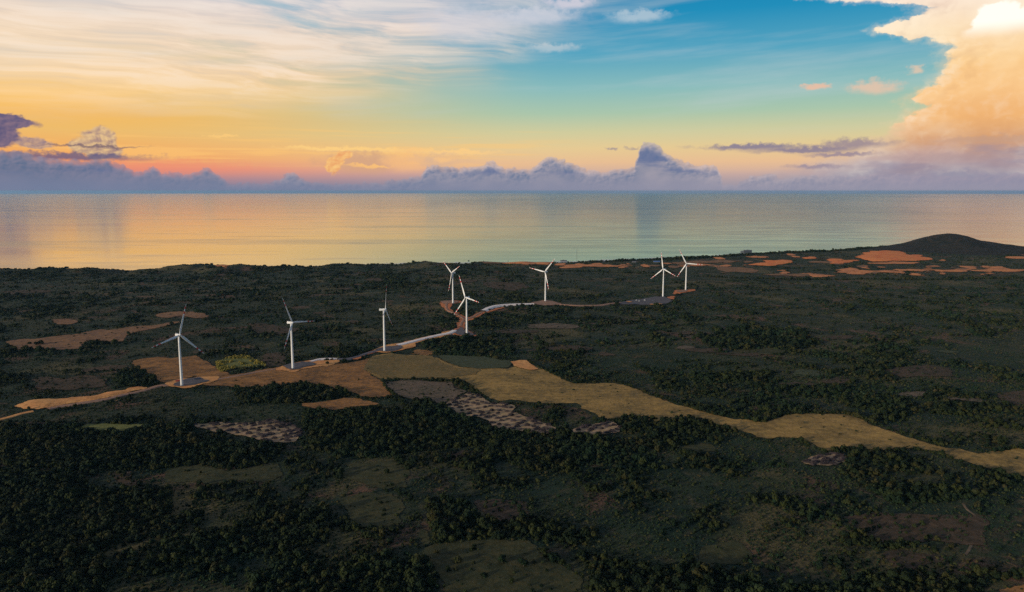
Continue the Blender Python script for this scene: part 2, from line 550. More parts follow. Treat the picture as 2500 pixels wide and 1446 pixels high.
def soil_mat(name, c1, c2, c3, coarse=90.0, fine_s=5.0, rough=0.95, streak_dir=None, bs=0.4, spots=None, tuft=0.5):
    """dry ground in three tones: broad patches, middling mottle, fine grain"""
    m, t, b = new_mat(name)
    p = pos_of(t)
    n1 = noise(t, p, 1.0 / coarse, 4, 0.6)
    n2 = noise(t, p, 1.0 / (coarse * 0.22), 5, 0.65)
    n3 = noise(t, p, 1.0 / fine_s, 3, 0.7)
    col = mix(sstep(0.36, 0.64, n1), c1, c2)
    col = mix(sstep(0.42, 0.72, n2) * 0.8, col, c3)
    if streak_dir is not None:
        mp = t.nodes.new('ShaderNodeMapping')
        plug(t, p, mp.inputs[0])
        mp.inputs['Rotation'].default_value = (0, 0, streak_dir)
        mp.inputs['Scale'].default_value = (0.006, 0.09, 0.05)
        ns = noise(t, S(t, mp.outputs[0]), 1.0, 4, 0.6)
        col = mix(sstep(0.45, 0.7, ns) * 0.45, col, mix(1.0, col, (0.62, 0.6, 0.6, 1), 'MULTIPLY'))
    if spots:
        n5 = noise(t, p, 1.0 / 17.0, 3, 0.5)
        col = mix(sstep(0.60, 0.70, n5) * 0.7, col, spots)
    col = mix(sstep(0.35, 0.68, n3) * 0.42, col, mix(1.0, col, (0.52, 0.53, 0.52, 1), 'MULTIPLY'))
    n6 = noise(t, p, 1.0 / 9.0, 4, 0.7)
    col = mix(sstep(0.46, 0.66, n6) * tuft, col, mix(1.0, col, (0.45, 0.48, 0.42, 1), 'MULTIPLY'))
    t.links.new(col.s, b.inputs['Base Color'])
    b.inputs['Roughness'].default_value = rough
    b.inputs['Specular IOR Level'].default_value = 0.06
    bump(t, b, n3, bs, 1.2)
    # the margin thins out tuft by tuft
    at = t.nodes.new('ShaderNodeAttribute')
    at.attribute_name = 'margin'
    mg = S(t, at.outputs['Fac'])
    nm = noise(t, p, 1.0 / 7.0, 4, 0.75)
    nb = noise(t, p, 1.0 / 30.0, 3, 0.6)
    plug(t, sstep(0.04, -0.04, mg - 0.02 - (nm * 0.65 + nb * 0.75 + 0.06)), b.inputs['Alpha'])
    return m


def C4(r, g, b): return (r, g, b, 1.0)


M = {}
M['tan'] = soil_mat('dry_grass', C4(.36, .228, .076), C4(.185, .130, .052), C4(.44, .28, .082), 60, 4.0, streak_dir=0.35, spots=C4(.13, .11, .05))
M['brown'] = soil_mat('brown_grass', C4(.33, .165, .062), C4(.165, .092, .045), C4(.46, .21, .055), 55, 4.0, streak_dir=0.1, spots=C4(.12, .085, .05))
M['olivebrown'] = soil_mat('olive_brown_grass', C4(.20, .145, .055), C4(.15, .115, .048), C4(.25, .155, .055), 80, 4.0, spots=C4(.085, .08, .035))
M['olive'] = soil_mat('olive_grass', C4(.060, .064, .030), C4(.040, .048, .025), C4(.088, .074, .030), 45, 4.0, spots=C4(.022, .028, .016))
M['green'] = soil_mat('green_grass', C4(.17, .175, .055), C4(.13, .145, .045), C4(.20, .19, .06), 60, 4.0)
M['darkgreen'] = soil_mat('dark_pasture', C4(.07, .085, .045), C4(.055, .07, .04), C4(.085, .09, .045), 60, 4.0)
M['dull'] = soil_mat('dull_brown_scrub_soil', C4(.082, .058, .038), C4(.052, .044, .030), C4(.11, .072, .042), 45, 5.0, spots=C4(.026, .030, .019))
M['plot'] = soil_mat('cleared_soil', C4(.40, .275, .165), C4(.29, .195, .12), C4(.45, .32, .13), 50, 5.0, spots=C4(.16, .14, .06))
M['halfplot'] = soil_mat('half_cleared_soil', C4(.15, .11, .078), C4(.105, .088, .06), C4(.19, .14, .08), 30, 5.0, spots=C4(.05, .055, .03))
M['orange'] = soil_mat('orange_soil', C4(.68, .34, .12), C4(.58, .25, .09), C4(.76, .40, .14), 60, 6.0)
M['red'] = soil_mat('red_soil', C4(.58, .20, .08), C4(.42, .145, .075), C4(.70, .27, .075), 35, 5.0)
M['dune'] = soil_mat('red_dune_sand', C4(.80, .26, .08), C4(.72, .19, .065), C4(.84, .33, .10), 120, 12.0)
M['farsoil'] = soil_mat('pale_coast_sand', C4(.70, .27, .10), C4(.46, .19, .09), C4(.78, .31, .10), 60, 10.0)
M['fartan'] = soil_mat('pale_coast_field', C4(.26, .145, .075), C4(.18, .105, .065), C4(.34, .17, .07), 40, 10.0, spots=C4(.10, .08, .06))
M['gravel'] = soil_mat('grey_gravel', C4(.115, .112, .12), C4(.09, .09, .10), C4(.17, .145, .13), 30, 3.0, tuft=0.3)
M['redgravel'] = soil_mat('reddish_gravel', C4(.33, .20, .135), C4(.24, .16, .125), C4(.42, .21, .10), 30, 3.0, tuft=0.3)
M['concrete'] = soil_mat('pale_concrete', C4(.80, .70, .60), C4(.72, .62, .54), C4(.84, .74, .62), 60, 5.0, rough=0.5, bs=0.05, tuft=0.15)
M['concrete'].node_tree.nodes['Principled BSDF'].inputs['Specular IOR Level'].default_value = 0.5
M['asphalt'] = soil_mat('grey_asphalt', C4(.13, .125, .14), C4(.11, .105, .12), C4(.16, .15, .15), 60, 4.0, rough=0.7)
M['hill'] = soil_mat('hill_scrub', C4(.030, .032, .026), C4(.018, .024, .020), C4(.060, .042, .026), 150, 14.0, bs=1.0, spots=C4(.03, .033, .022))


def ground_mat():
    m, t, b = new_mat('scrubland_ground')
    p = pos_of(t)
    n1 = noise(t, p, 1 / 420.0, 5, 0.6)
    n2 = noise(t, p, 1 / 95.0, 5, 0.62)
    n3 = noise(t, p, 1 / 26.0, 5, 0.65)
    n4 = noise(t, p, 1 / 5.5, 4, 0.7)
    n5 = noise(t, p, 1 / 150.0, 4, 0.6, dist=1.0)
    n6 = noise(t, p, 1 / 240.0, 3, 0.55, dist=0.6)
    col = mix(sstep(0.40, 0.60, n1), C4(.019, .038, .018), C4(.042, .049, .022))
    col = mix(sstep(0.42, 0.62, n2), col, C4(.011, .027, .016))
    col = mix(sstep(0.52, 0.66, n6) * 0.85, col, C4(.115, .094, .036))
    col = mix(sstep(0.50, 0.74, n3) * 0.75, col, C4(.105, .082, .042))
    col = mix(sstep(0.55, 0.68, n5) * 0.8, col, C4(.150, .076, .046))
    col = mix(sstep(0.42, 0.64, n4) * 0.65, col, C4(.009, .014, .009))
    t.links.new(col.s, b.inputs['Base Color'])
    b.inputs['Roughness'].default_value = 0.95
    b.inputs['Specular IOR Level'].default_value = 0.12
    bump(t, b, n4, 0.9, 2.0)
    return m


M['ground'] = ground_mat()


# ------------------------------------------------------------------ ground, hill, sea
def build_ground():
    ys = [-6000, -3500, -2000, -1000, -300, 150, 400]
    y = 560.0
    while y < 7600:
        ys.append(y)
        y += max(5.0, y * 0.0052)
    ys = np.array(ys)
    nx = 640
    u = np.linspace(-1, 1, nx)
    hw = np.maximum(ys, 900) * 1.0 + 900
    hw[:6] = np.linspace(4200, 1900, 6)
    X = u[None, :] * hw[:, None]
    Y = np.repeat(ys[:, None], nx, 1)
    Z = height(X, Y)
    # sink the sheet where the sea is so that its far edge lies under water
    V = np.stack([X, Y, Z], -1).reshape(-1, 3)
    ny = len(ys)
    i = np.arange(ny - 1)[:, None] * nx + np.arange(nx - 1)[None, :]
    Fq = np.stack([i, i + 1, i + nx + 1, i + nx], -1).reshape(-1, 4)
    me = bpy.data.meshes.new('ground')
    me.vertices.add(len(V))
    me.vertices.foreach_set('co', V.ravel())
    me.loops.add(Fq.size)
    me.loops.foreach_set('vertex_index', Fq.ravel().astype(np.int32))
    me.polygons.add(len(Fq))
    me.polygons.foreach_set('loop_start', np.arange(0, Fq.size, 4, dtype=np.int32))
    me.polygons.foreach_set('loop_total', np.full(len(Fq), 4, np.int32))
    me.polygons.foreach_set('use_smooth', np.ones(len(Fq), bool))
    me.update()
    me.validate()
    me.materials.append(M['ground'])
    o = bpy.data.objects.new('ground', me)
    COL.objects.link(o)
    structure(o)


build_ground()


def hill_profile(x, y):
    dx, dy = x - HILL_C[0], y - HILL_C[1]
    a = np.exp(-((dx + 10) / 190) ** 2 - (dy / 300) ** 2) * 90
    b = np.exp(-((dx - 290) / 230) ** 2 - (dy / 300) ** 2) * 40
    c = np.exp(-((dx + 330) / 260) ** 2 - (dy / 260) ** 2) * 12
    return a + b + c + 7.0 * fbm(x / 130, y / 130, 31, 5) * np.clip((a + b) / 30, 0, 1)


def build_hill():
    n = 110
    xs = np.linspace(-1000, 1300, n) + HILL_C[0]
    yy = np.linspace(-900, 900, 80) + HILL_C[1]
    X, Y = np.meshgrid(xs, yy)
    Z = hill_profile(X, Y) + height(X, Y) - 3.0
    V = np.stack([X, Y, Z], -1).reshape(-1, 3)
    F = [(r * n + c, r * n + c + 1, (r + 1) * n + c + 1, (r + 1) * n + c) for r in range(79) for c in range(n - 1)]
    structure(mesh_obj('hill', V, F, M['hill'], smooth_shade=True))


build_hill()


def sea_mat():
    m, t, b = new_mat('sea_water')
    p = pos_of(t)
    mp = t.nodes.new('ShaderNodeMapping')
    plug(t, p, mp.inputs[0])
    mp.inputs['Scale'].default_value = (0.00016, 0.0011, 1)
    mp.inputs['Rotation'].default_value = (0, 0, 0.10)
    st = noise(t, S(t, mp.outputs[0]), 1.0, 6, 0.6)
    mp2 = t.nodes.new('ShaderNodeMapping')
    plug(t, p, mp2.inputs[0])
    mp2.inputs['Scale'].default_value = (0.0011, 0.0045, 1)
    st2 = noise(t, S(t, mp2.outputs[0]), 1.0, 5, 0.6)
    w = noise(t, p, 1 / 400.0, 3, 0.5)
    sp = t.nodes.new('ShaderNodeSeparateXYZ')
    plug(t, p, sp.inputs[0])
    shallow = sstep(13000.0, 4500.0, S(t, sp.outputs[1])) * sstep(-1500.0, 1800.0, S(t, sp.outputs[0]))
    col = mix(sstep(0.4, 0.65, st), C4(.010, .060, .080), C4(.020, .10, .11))
    X_, Y_ = S(t, sp.outputs[0]), S(t, sp.outputs[1])
    wob = noise(t, combine(t, X_ * 0.00012, Y_ * 0.00005, 3.0), 1.0, 4, 0.6)
    far_ = Y_._m('ABSOLUTE', Y_)
    w1_ = far_ * 0.15 + 700.0            # teal, less mirroring area of sea; its blurred borders widen offshore
    teal_area = sstep(-1.0, 1.0, (X_ + 300.0 + Y_ * 0.03) / w1_ + (wob - 0.5) * 2.0) * sstep(-1.0, 1.0, (Y_ * 0.52 + 300.0 - X_) / (far_ * 0.10 + 400.0) + (wob - 0.5) * 2.0)
    teal_area = teal_area * (1.0 - sstep(0.48, 0.62, st2) * 0.35) * (0.80 + sstep(0.55, 0.40, st) * 0.20)
    col = mix(teal_area, col, C4(.035, .17, .20))
    col = mix(shallow, col, mix(sstep(0.40, 0.62, st2), C4(.03, .25, .29), C4(.34, .62, .46)))
    t.links.new(col.s, b.inputs['Base Color'])
    b.inputs['Roughness'].default_value = 0.55
    b.inputs['Specular IOR Level'].default_value = 0.1
    # wave facets seen at a grazing angle mirror the sky a little above the horizon
    rgh = 0.095 + sstep(0.35, 0.7, st) * 0.045 + sstep(0.45, 0.7, st2) * 0.035
    gl = t.nodes.new('ShaderNodeBsdfGlossy')
    gl.inputs['Color'].default_value = C4(1.0, .93, .78)
    plug(t, rgh, gl.inputs['Roughness'])
    bn = t.nodes.new('ShaderNodeBump')
    bn.inputs['Strength'].default_value = 0.05
    bn.inputs['Distance'].default_value = 1.5
    plug(t, w, bn.inputs['Height'])
    t.links.new(bn.outputs[0], gl.inputs['Normal'])
    lw = t.nodes.new('ShaderNodeLayerWeight')
    lw.inputs['Blend'].default_value = 0.5
    mx = t.nodes.new('ShaderNodeMixShader')
    fr = S(t, lw.outputs['Facing']) * (1.0 - teal_area * 0.62 - (1.0 - teal_area) * shallow * 0.2) * (1.0 - sstep(0.50, 0.64, st) * 0.22 - sstep(0.52, 0.66, st2) * 0.20)
    plug(t, fr, mx.inputs[0])
    t.links.new(b.outputs[0], mx.inputs[1])
    t.links.new(gl.outputs[0], mx.inputs[2])
    t.links.new(mx.outputs[0], t.nodes['Material Output'].inputs['Surface'])
    return m


M['sea'] = sea_mat()
R = 120000.0
ring = [(R * math.sin(2 * math.pi * k / 96), R * math.cos(2 * math.pi * k / 96), SEA_Z) for k in range(96)]
structure(mesh_obj('sea', [(0, 0, SEA_Z)] + ring, [(0, 1 + (k + 1) % 96, 1 + k) for k in range(96)], M['sea']))


# ------------------------------------------------------------------ draped sheets (fields, pads, soil)
NO_TREE, SPARSE, WOOD, PLOT = [], [], [], []


def pip(px, py, poly):
    """points in polygon, vectorised"""
    poly = np.asarray(poly)
    res = np.zeros(len(px), bool)
    x0, y0 = poly.min(0)
    x1, y1 = poly.max(0)
    idx = np.nonzero((px >= x0) & (px <= x1) & (py >= y0) & (py <= y1))[0]
    if not len(idx):
        return res
    X, Y = px[idx], py[idx]
    ins = np.zeros(len(idx), bool)
    n = len(poly)
    for i in range(n):
        xa, ya = poly[i]
        xb, yb = poly[(i + 1) % n]
        if ya == yb:
            continue
        c = (ya > Y) != (yb > Y)
        ins ^= c & (X < (xb - xa) * (Y - ya) / (yb - ya) + xa)
    res[idx] = ins
    return res


def edge_dist(X, Y, poly):
    d = np.full(len(X), 1e9)
    n = len(poly)
    for i in range(n):
        a, b = poly[i], poly[(i + 1) % n]
        e = b - a
        L = max(float(e @ e), 1e-9)
        k = np.clip(((X - a[0]) * e[0] + (Y - a[1]) * e[1]) / L, 0, 1)
        d = np.minimum(d, np.hypot(X - a[0] - k * e[0], Y - a[1] - k * e[1]))
    return d


_seed = [100]


def drape(name, pix, mat, off=0.6, jit=None, mound=0.0, mound_r=30.0, rough_amp=0.0, ground_pts=None):
    P = np.array([ground_px(*q) for q in pix]) if ground_pts is None else np.array(ground_pts)
    dist = float(np.median(np.hypot(P[:, 0], P[:, 1])))
    step = max(3.5, dist / 330.0)
    if jit is None:
        jit = dist / 330.0
    _seed[0] += 3
    out = []
    for i in range(len(P)):
        a, b = P[i], P[(i + 1) % len(P)]
        n = max(1, int(np.hypot(*(b - a)) / step))
        for k in range(n):
            out.append(a + (b - a) * k / n)
    out = np.array(out)
    out = out + jit * np.stack([fbm(out[:, 0] / (14 + jit * 2), out[:, 1] / (14 + jit * 2), _seed[0], 4), 1.6 * fbm(out[:, 0] / (14 + jit * 2), out[:, 1] / (14 + jit * 2), _seed[0] + 1, 4)], 1)
    x0, y0 = out.min(0)
    x1, y1 = out.max(0)
    g = max(step * 2.2, math.sqrt((x1 - x0) * (y1 - y0) / 9000.0))
    gx, gy = np.meshgrid(np.arange(x0 + g * .5, x1, g), np.arange(y0 + g * .5, y1, g))
    gx, gy = gx.ravel() + RS.uniform(-.2, .2, gx.size) * g, gy.ravel() + RS.uniform(-.2, .2, gy.size) * g
    ok = pip(gx, gy, out)
    gx, gy = gx[ok], gy[ok]
    ok = edge_dist(gx, gy, out) > step * 0.7
    gx, gy = gx[ok], gy[ok]
    nb = len(out)
    vin = [Vector((float(v[0]), float(v[1]))) for v in out] + [Vector((float(a), float(b))) for a, b in zip(gx, gy)]
    r = delaunay_2d_cdt(vin, [(i, (i + 1) % nb) for i in range(nb)], [list(range(nb))], 1, 1e-4)
    vs = np.array([(v[0], v[1]) for v in r[0]])
    z = height(vs[:, 0], vs[:, 1]) + off
    mw = 4.0 + jit * 0.5 + dist / 900.0
    mgn = np.clip(1.0 - edge_dist(vs[:, 0], vs[:, 1], out) / mw, 0, 1)
    if mound:
        d = edge_dist(vs[:, 0], vs[:, 1], out)
        z = z + mound * (1 - np.exp(-d / mound_r)) * (0.75 + 0.5 * fbm(vs[:, 0] / 60, vs[:, 1] / 60, _seed[0] + 2, 3))
    if rough_amp:
        z = z + rough_amp * np.abs(fbm(vs[:, 0] / 14, vs[:, 1] / 14, _seed[0] + 4, 2))
    o = mesh_obj(name, np.column_stack([vs, z]), [f for f in r[2]], mat, smooth_shade=True)
    o.data.attributes.new('margin', 'FLOAT', 'POINT').data.foreach_set('value', mgn.astype(np.float32))
    # make sure the sheet faces up
    me = o.data
    if len(me.polygons) and sum(p.normal.z for p in me.polygons) < 0:
        me.flip_normals()
    structure(o)
    return P


def ellipse(cx, cy, rx, ry, n=14):
    return [(cx + rx * math.cos(2 * math.pi * k / n) * random.uniform(.8, 1.1), cy - ry * math.sin(2 * math.pi * k / n) * random.uniform(.75, 1.1)) for k in range(n)]


def ribbon(name, pix, width, mat, up=0.9, ground_pts=None, excl=None):
    """a road: a raised strip with a cambered top and sloping banks"""
    P = np.array([ground_px(*q) for q in pix]) if ground_pts is None else np.array(ground_pts)
    # Catmull-Rom through the given points
    pts = []
    Q = np.vstack([2 * P[0] - P[1], P, 2 * P[-1] - P[-2]])
    for i in range(1, len(Q) - 2):
        p0, p1, p2, p3 = Q[i - 1:i + 3]
        n = max(2, int(np.hypot(*(p2 - p1)) / 9))
        for k in range(n):
            s = k / n
            pts.append(0.5 * (2 * p1 + (p2 - p0) * s + (2 * p0 - 5 * p1 + 4 * p2 - p3) * s * s + (3 * p1 - p0 - 3 * p2 + p3) * s ** 3))
    pts.append(P[-1])
    pts = np.array(pts)
    tg = np.gradient(pts, axis=0)
    tg /= np.maximum(np.hypot(tg[:, 0], tg[:, 1]), 1e-6)[:, None]
    nrm = np.stack([-tg[:, 1], tg[:, 0]], 1)
    hgt = height(pts[:, 0], pts[:, 1])
    ker = np.ones(5) / 5
    hs = np.convolve(np.pad(hgt, 2, mode='edge'), ker, 'valid')
    V, F = [], []
    prof = [(-.5 * width - 2.2 * up, -0.7), (-.5 * width, up), (0, up + 0.12), (.5 * width, up), (.5 * width + 2.2 * up, -0.7)]
    for i in range(len(pts)):
        wob = 1 + 0.05 * math.sin(i * 1.7)
        for d, z in prof:
            q = pts[i] + nrm[i] * d * wob
            V.append((q[0], q[1], hs[i] + z))
    for i in range(len(pts) - 1):
        for k in range(4):
            a = i * 5 + k
            F.append((a, a + 5, a + 6, a + 1))
    o = mesh_obj(name, V, F, mat)
    if sum(p.normal.z for p in o.data.polygons) < 0:
        o.data.flip_normals()
    structure(o)
    w = width * .5 + 4 if excl is None else excl
    NO_TREE.append(np.vstack([pts + nrm * w, (pts - nrm * w)[::-1]]))
    return pts


def Z(ox, oy, sc, pts): return [(ox + x / sc, oy + y / sc) for x, y in pts]


# --- the long tan field and the fields around the turbine road
FIELD = [(905, 872), (945, 863), (1000, 866), (1060, 868), (1090, 885), (1130, 897), (1240, 900), (1262, 886), (1290, 883), (1315, 897), (1380, 925),
         (1409, 938), (1457, 936), (1494, 934), (1518, 939), (1566, 951), (1574, 959), (1639, 982), (1711, 1005), (1743, 1014), (1772, 1017), (1808, 1020),
         (1844, 1031), (1863, 1032), (1900, 1020), (1924, 1006), (1953, 1012), (2021, 1010), (2055, 1011), (2106, 1024), (2115, 1033), (2178, 1053),
         (2215, 1066), (2263, 1080), (2299, 1091), (2343, 1092), (2372, 1099), (2403, 1107), (2444, 1102), (2500, 1097), (2640, 1090), (2800, 1120), (3050, 1190),
         (3080, 1300), (2900, 1275), (2640, 1195), (2493, 1163), (2457, 1160), (2408, 1145), (2360, 1133), (2323, 1121), (2287, 1104), (2251, 1096), (2231, 1096), (2166, 1101),
         (2118, 1100), (2101, 1095), (2069, 1095), (2035, 1102), (2009, 1100), (1980, 1085), (1948, 1070), (1900, 1066), (1880, 1075), (1840, 1066),
         (1800, 1052), (1760, 1042), (1745, 1036), (1708, 1026), (1690, 1022), (1620, 1028), (1590, 1028), (1570, 1018), (1540, 1017), (1500, 1025),
         (1485, 1027), (1466, 1022), (1440, 1005), (1405, 990), (1370, 988), (1300, 985), (1250, 978), (1240, 980), (1225, 985), (1190, 972), (1172, 960),
         (1155, 948), (1135, 935), (1130, 928), (1080, 929), (960, 927), (930, 927), (905, 915), (884, 905), (880, 888)]
P = drape('dry_field', FIELD, M['tan'], 0.6, jit=10.0)
SPARSE.append((P, 0.016, 0.38))
P = drape('brown_field', [(886, 890), (905, 875), (945, 866), (1000, 868), (1055, 870), (1085, 888), (1125, 900), (1180, 905), (1170, 915), (1100, 922), (1040, 925), (960, 925), (930, 925), (908, 914), (890, 905)], M['olivebrown'], 1.2, jit=9.0)
BROWN = [(505, 927), (560, 917), (610, 908), (650, 902), (690, 895), (740, 893), (790, 890), (850, 886), (880, 880), (905, 874), (915, 880), (900, 900), (905, 916), (930, 928),
         (938, 940), (950, 955), (967, 969), (930, 973), (900, 973), (875, 971), (862, 962), (845, 955), (800, 947), (760, 940), (735, 935), (690, 940),
         (640, 946), (600, 947), (550, 945), (500, 944), (470, 940)]
P = drape('brown_field', BROWN, M['brown'], 1.0, jit=9.0)
SPARSE.append((P, 0.012, 0.5))
P = drape('brown_field', [(325, 882), (345, 877), (385, 872), (420, 876), (480, 870), (500, 880), (515, 890), (540, 905), (565, 914), (530, 924), (500, 925),
                          (470, 922), (440, 930), (400, 937), (385, 934), (372, 920), (355, 912), (340, 905), (325, 900)], M['brown'], 1.4)
SPARSE.append((P, 0.015, 0.55))
P = drape('dark_pasture', [(1062, 869), (1100, 869), (1180, 872), (1220, 879), (1246, 882), (1252, 893), (1240, 899), (1180, 902), (1130, 899), (1100, 890), (1085, 882)], M['darkgreen'], 1.5)
NO_TREE.append(P)
P = drape('soil_patch', [(1247, 885), (1268, 881), (1287, 881), (1300, 892), (1318, 903), (1290, 906), (1258, 898)], M['orange'], 1.9)
NO_TREE.append(P)
P = drape('tan_clearing', Z(500, 740, 4.986, [(1150, 1240), (1400, 1200), (1700, 1160), (1850, 1165), (2190, 1230), (2100, 1250), (1800, 1270), (1650, 1320), (1500, 1310), (1350, 1300), (1200, 1275)]), M['brown'], 0.9)
NO_TREE.append(P)
P = drape('green_field', Z(0, 900, 4.808, [(890, 715), (1010, 655), (1200, 650), (1690, 660), (1640, 690), (1550, 710), (1490, 745), (1300, 745), (1150, 745), (1080, 735)]), M['green'], 0.9)
NO_TREE.append(P)
P = drape('yellow_scrub_patch', Z(500, 740, 4.986, [(130, 720), (330, 650), (480, 640), (620, 690), (740, 750), (740, 790), (550, 790), (380, 800), (200, 850), (150, 800)]), M['green'], 1.6)
YELLOW = P
# --- left middle distance
P = drape('dry_strip', Z(0, 640, 4.986, [(50, 975), (200, 945), (430, 935), (700, 900), (930, 880), (1080, 840), (1200, 820), (1330, 830), (1600, 790), (1900, 770), (2150, 720), (2200, 735), (1900, 810), (1700, 850), (1560, 890), (1500, 970), (1350, 985), (1080, 990), (990, 1010), (980, 1060), (830, 1070), (700, 1080), (560, 1060), (220, 1070), (110, 1010)]), M['fartan'], 1.0)
SPARSE.append((P, 0.05, 0.6))
P = drape('dry_strip', [(375, 769), (400, 764), (440, 760), (500, 765), (513, 772), (505, 780), (470, 777), (440, 772), (410, 778), (385, 776)], M['fartan'], 1.2)
SPARSE.append((P, 0.05, 0.6))
P = drape('dry_strip', Z(0, 640, 4.986, [(630, 700), (800, 690), (950, 705), (950, 740), (830, 770), (700, 765), (620, 735)]), M['fartan'], 1.2)
SPARSE.append((P, 0.05, 0.6))
P = drape('dry_strip', Z(0, 640, 4.986, [(1000, 715), (1080, 705), (1120, 735), (1050, 755)]), M['dull'], 1.2)
NO_TREE.append(P)
for poly in ([(68, 926), (110, 919), (150, 926), (200, 916), (270, 924), (268, 944), (200, 950), (150, 957), (80, 952)],
             [(190, 905), (250, 895), (320, 895), (330, 903), (260, 908), (200, 912)],
             [(600, 790), (640, 788), (700, 800), (760, 800), (690, 818), (620, 815)],
             [(505, 800), (560, 798), (555, 810), (510, 812)],
             [(755, 762), (800, 760), (800, 768), (760, 768)], [(840, 782), (890, 783), (880, 789), (840, 788)],
             [(1170, 690), (1270, 690), (1300, 702), (1260, 712), (1200, 704)], [(1115, 684), (1150, 680), (1170, 688), (1120, 692)],
             [(890, 682), (930, 678), (935, 688), (900, 690)], [(820, 704), (860, 702), (862, 707), (822, 708)],
             [(630, 865), (690, 863), (700, 875), (690, 893), (650, 900), (635, 885)],
             [(2150, 905), (2260, 890), (2330, 900), (2320, 920), (2200, 925)], [(2440, 960), (2500, 955), (2560, 965), (2500, 990), (2440, 985)],
             [(2005, 925), (2080, 920), (2075, 935), (2010, 935)],
             [(0, 712), (60, 708), (130, 708), (120, 716), (50, 718), (0, 722)], [(2360, 975), (2400, 972), (2400, 984), (2350, 982)]):
    P = drape('bare_scrub_patch', poly, M['dull'], 1.1, jit=16.0)
    SPARSE.append((P, 0.22, 0.6))
for _k in range(26):
    _x, _y = random.uniform(1250, 2480), random.uniform(715, 985)
    if any(abs(_x - a) < 160 and abs(_y - b) < 24 for a, b in ((1330, 745), (1600, 740), (1280, 885), (1450, 945))):
        continue
    if _y > 850 + (_x - 1250) * 0.11 and _x < 1900:
        continue
    P = drape('bare_scrub_patch', ellipse(_x, _y, random.uniform(25, 85), random.uniform(3, 9)), M[random.choice(('dull', 'olive', 'darkgreen', 'dull', 'halfplot'))], 1.2, jit=22.0)
    SPARSE.append((P, 0.18, 0.55))
# --- foreground clearings
for poly, mt in (([(1015, 1342), (1064, 1330), (1177, 1319), (1290, 1322), (1321, 1338), (1336, 1364), (1385, 1387), (1412, 1410), (1445, 1460), (1445, 1500), (1080, 1500), (1064, 1402), (1042, 1376)], 'olive'),
                 ([(1020, 1205), (1042, 1205), (1040, 1260), (1052, 1300), (1048, 1330), (1018, 1335), (1024, 1270)], 'olive'),
                 ([(2140, 1350), (2212, 1339), (2284, 1349), (2308, 1366), (2303, 1381), (2260, 1393), (2212, 1395), (2152, 1385)], 'dull'),
                 ([(2416, 1424), (2500, 1412), (2600, 1410), (2600, 1480), (2452, 1480)], 'brown'),
                 ([(1645, 1092), (1738, 1079), (1758, 1095), (1754, 1107), (1681, 1107)], 'olive'),
                 ([(2200, 1160), (2290, 1156), (2305, 1180), (2256, 1188), (2200, 1176)], 'olive'),
                 ([(395, 1145), (480, 1135), (560, 1150), (690, 1125), (700, 1160), (640, 1180), (560, 1176), (480, 1185), (400, 1180)], 'olive'),
                 ([(840, 1125), (960, 1120), (1010, 1150), (1000, 1190), (900, 1190), (830, 1160)], 'olive'),
                 ([(820, 1210), (960, 1200), (1000, 1240), (960, 1290), (860, 1280)], 'olive'),
                 ([(1150, 1215), (1280, 1225), (1300, 1260), (1220, 1275), (1150, 1250)], 'dull'),
                 ([(2060, 1262), (2200, 1245), (2330, 1262), (2420, 1270), (2400, 1330), (2250, 1330), (2120, 1320)], 'dull'),
                 ([(265, 1155), (330, 1150), (330, 1190), (270, 1200)], 'dull'),
                 ([(1700, 1335), (1800, 1320), (1850, 1350), (1780, 1390), (1700, 1380)], 'olive'),
                 ([(1060, 860), (1040, 872), (1000, 864), (1020, 850)], 'brown')):
    P = drape('grassy_clearing', poly, M[mt], 0.5, jit=11.0)
    SPARSE.append((P, 0.035 if mt != 'dull' else 0.16, 0.7))
# --- cleared plots with heaps of cut brush
PLOTS = [
    ('upper', Z(900, 820, 4.986, [(980, 790), (1040, 770), (1120, 745), (1180, 700), (1250, 700), (1370, 730), (1420, 780), (1500, 830), (1700, 815), (1790, 880), (1760, 920), (1900, 980), (2200, 1080), (2300, 1130), (2200, 1210), (2100, 1200), (1900, 1180), (1700, 1150), (1500, 1130), (1450, 1050), (1350, 1000), (1100, 970), (1000, 900), (900, 850)])),
    ('right', Z(1300, 840, 4.132, [(350, 880), (450, 850), (650, 800), (800, 785), (930, 860), (850, 905), (650, 925), (430, 905)])),
    ('left', Z(0, 1000, 3.125, [(1430, 115), (1700, 100), (1900, 110), (2100, 72), (2150, 105), (2260, 130), (2310, 185), (2260, 250), (2050, 265), (1980, 240), (1900, 215), (1750, 190), (1600, 170), (1500, 140)])),
    ('small', Z(1900, 860, 4.132, [(210, 1105), (400, 1050), (520, 1015), (640, 1040), (690, 1100), (620, 1140), (480, 1160), (300, 1145)]))]
P = drape('half_cleared_plot', Z(900, 820, 4.986, [(180, 565), (400, 545), (1000, 560), (1085, 640), (1190, 665), (1170, 700), (1110, 745), (1030, 770), (970, 795), (890, 850), (700, 800), (350, 735), (240, 640)]), M['halfplot'], 1.2, jit=7.0)
SPARSE.append((P, 0.14, 0.55))
for nm, poly in PLOTS:
    P = drape('cleared_plot', poly, M['plot'], 1.3)
    NO_TREE.append(P)
    PLOT.append((nm, P))
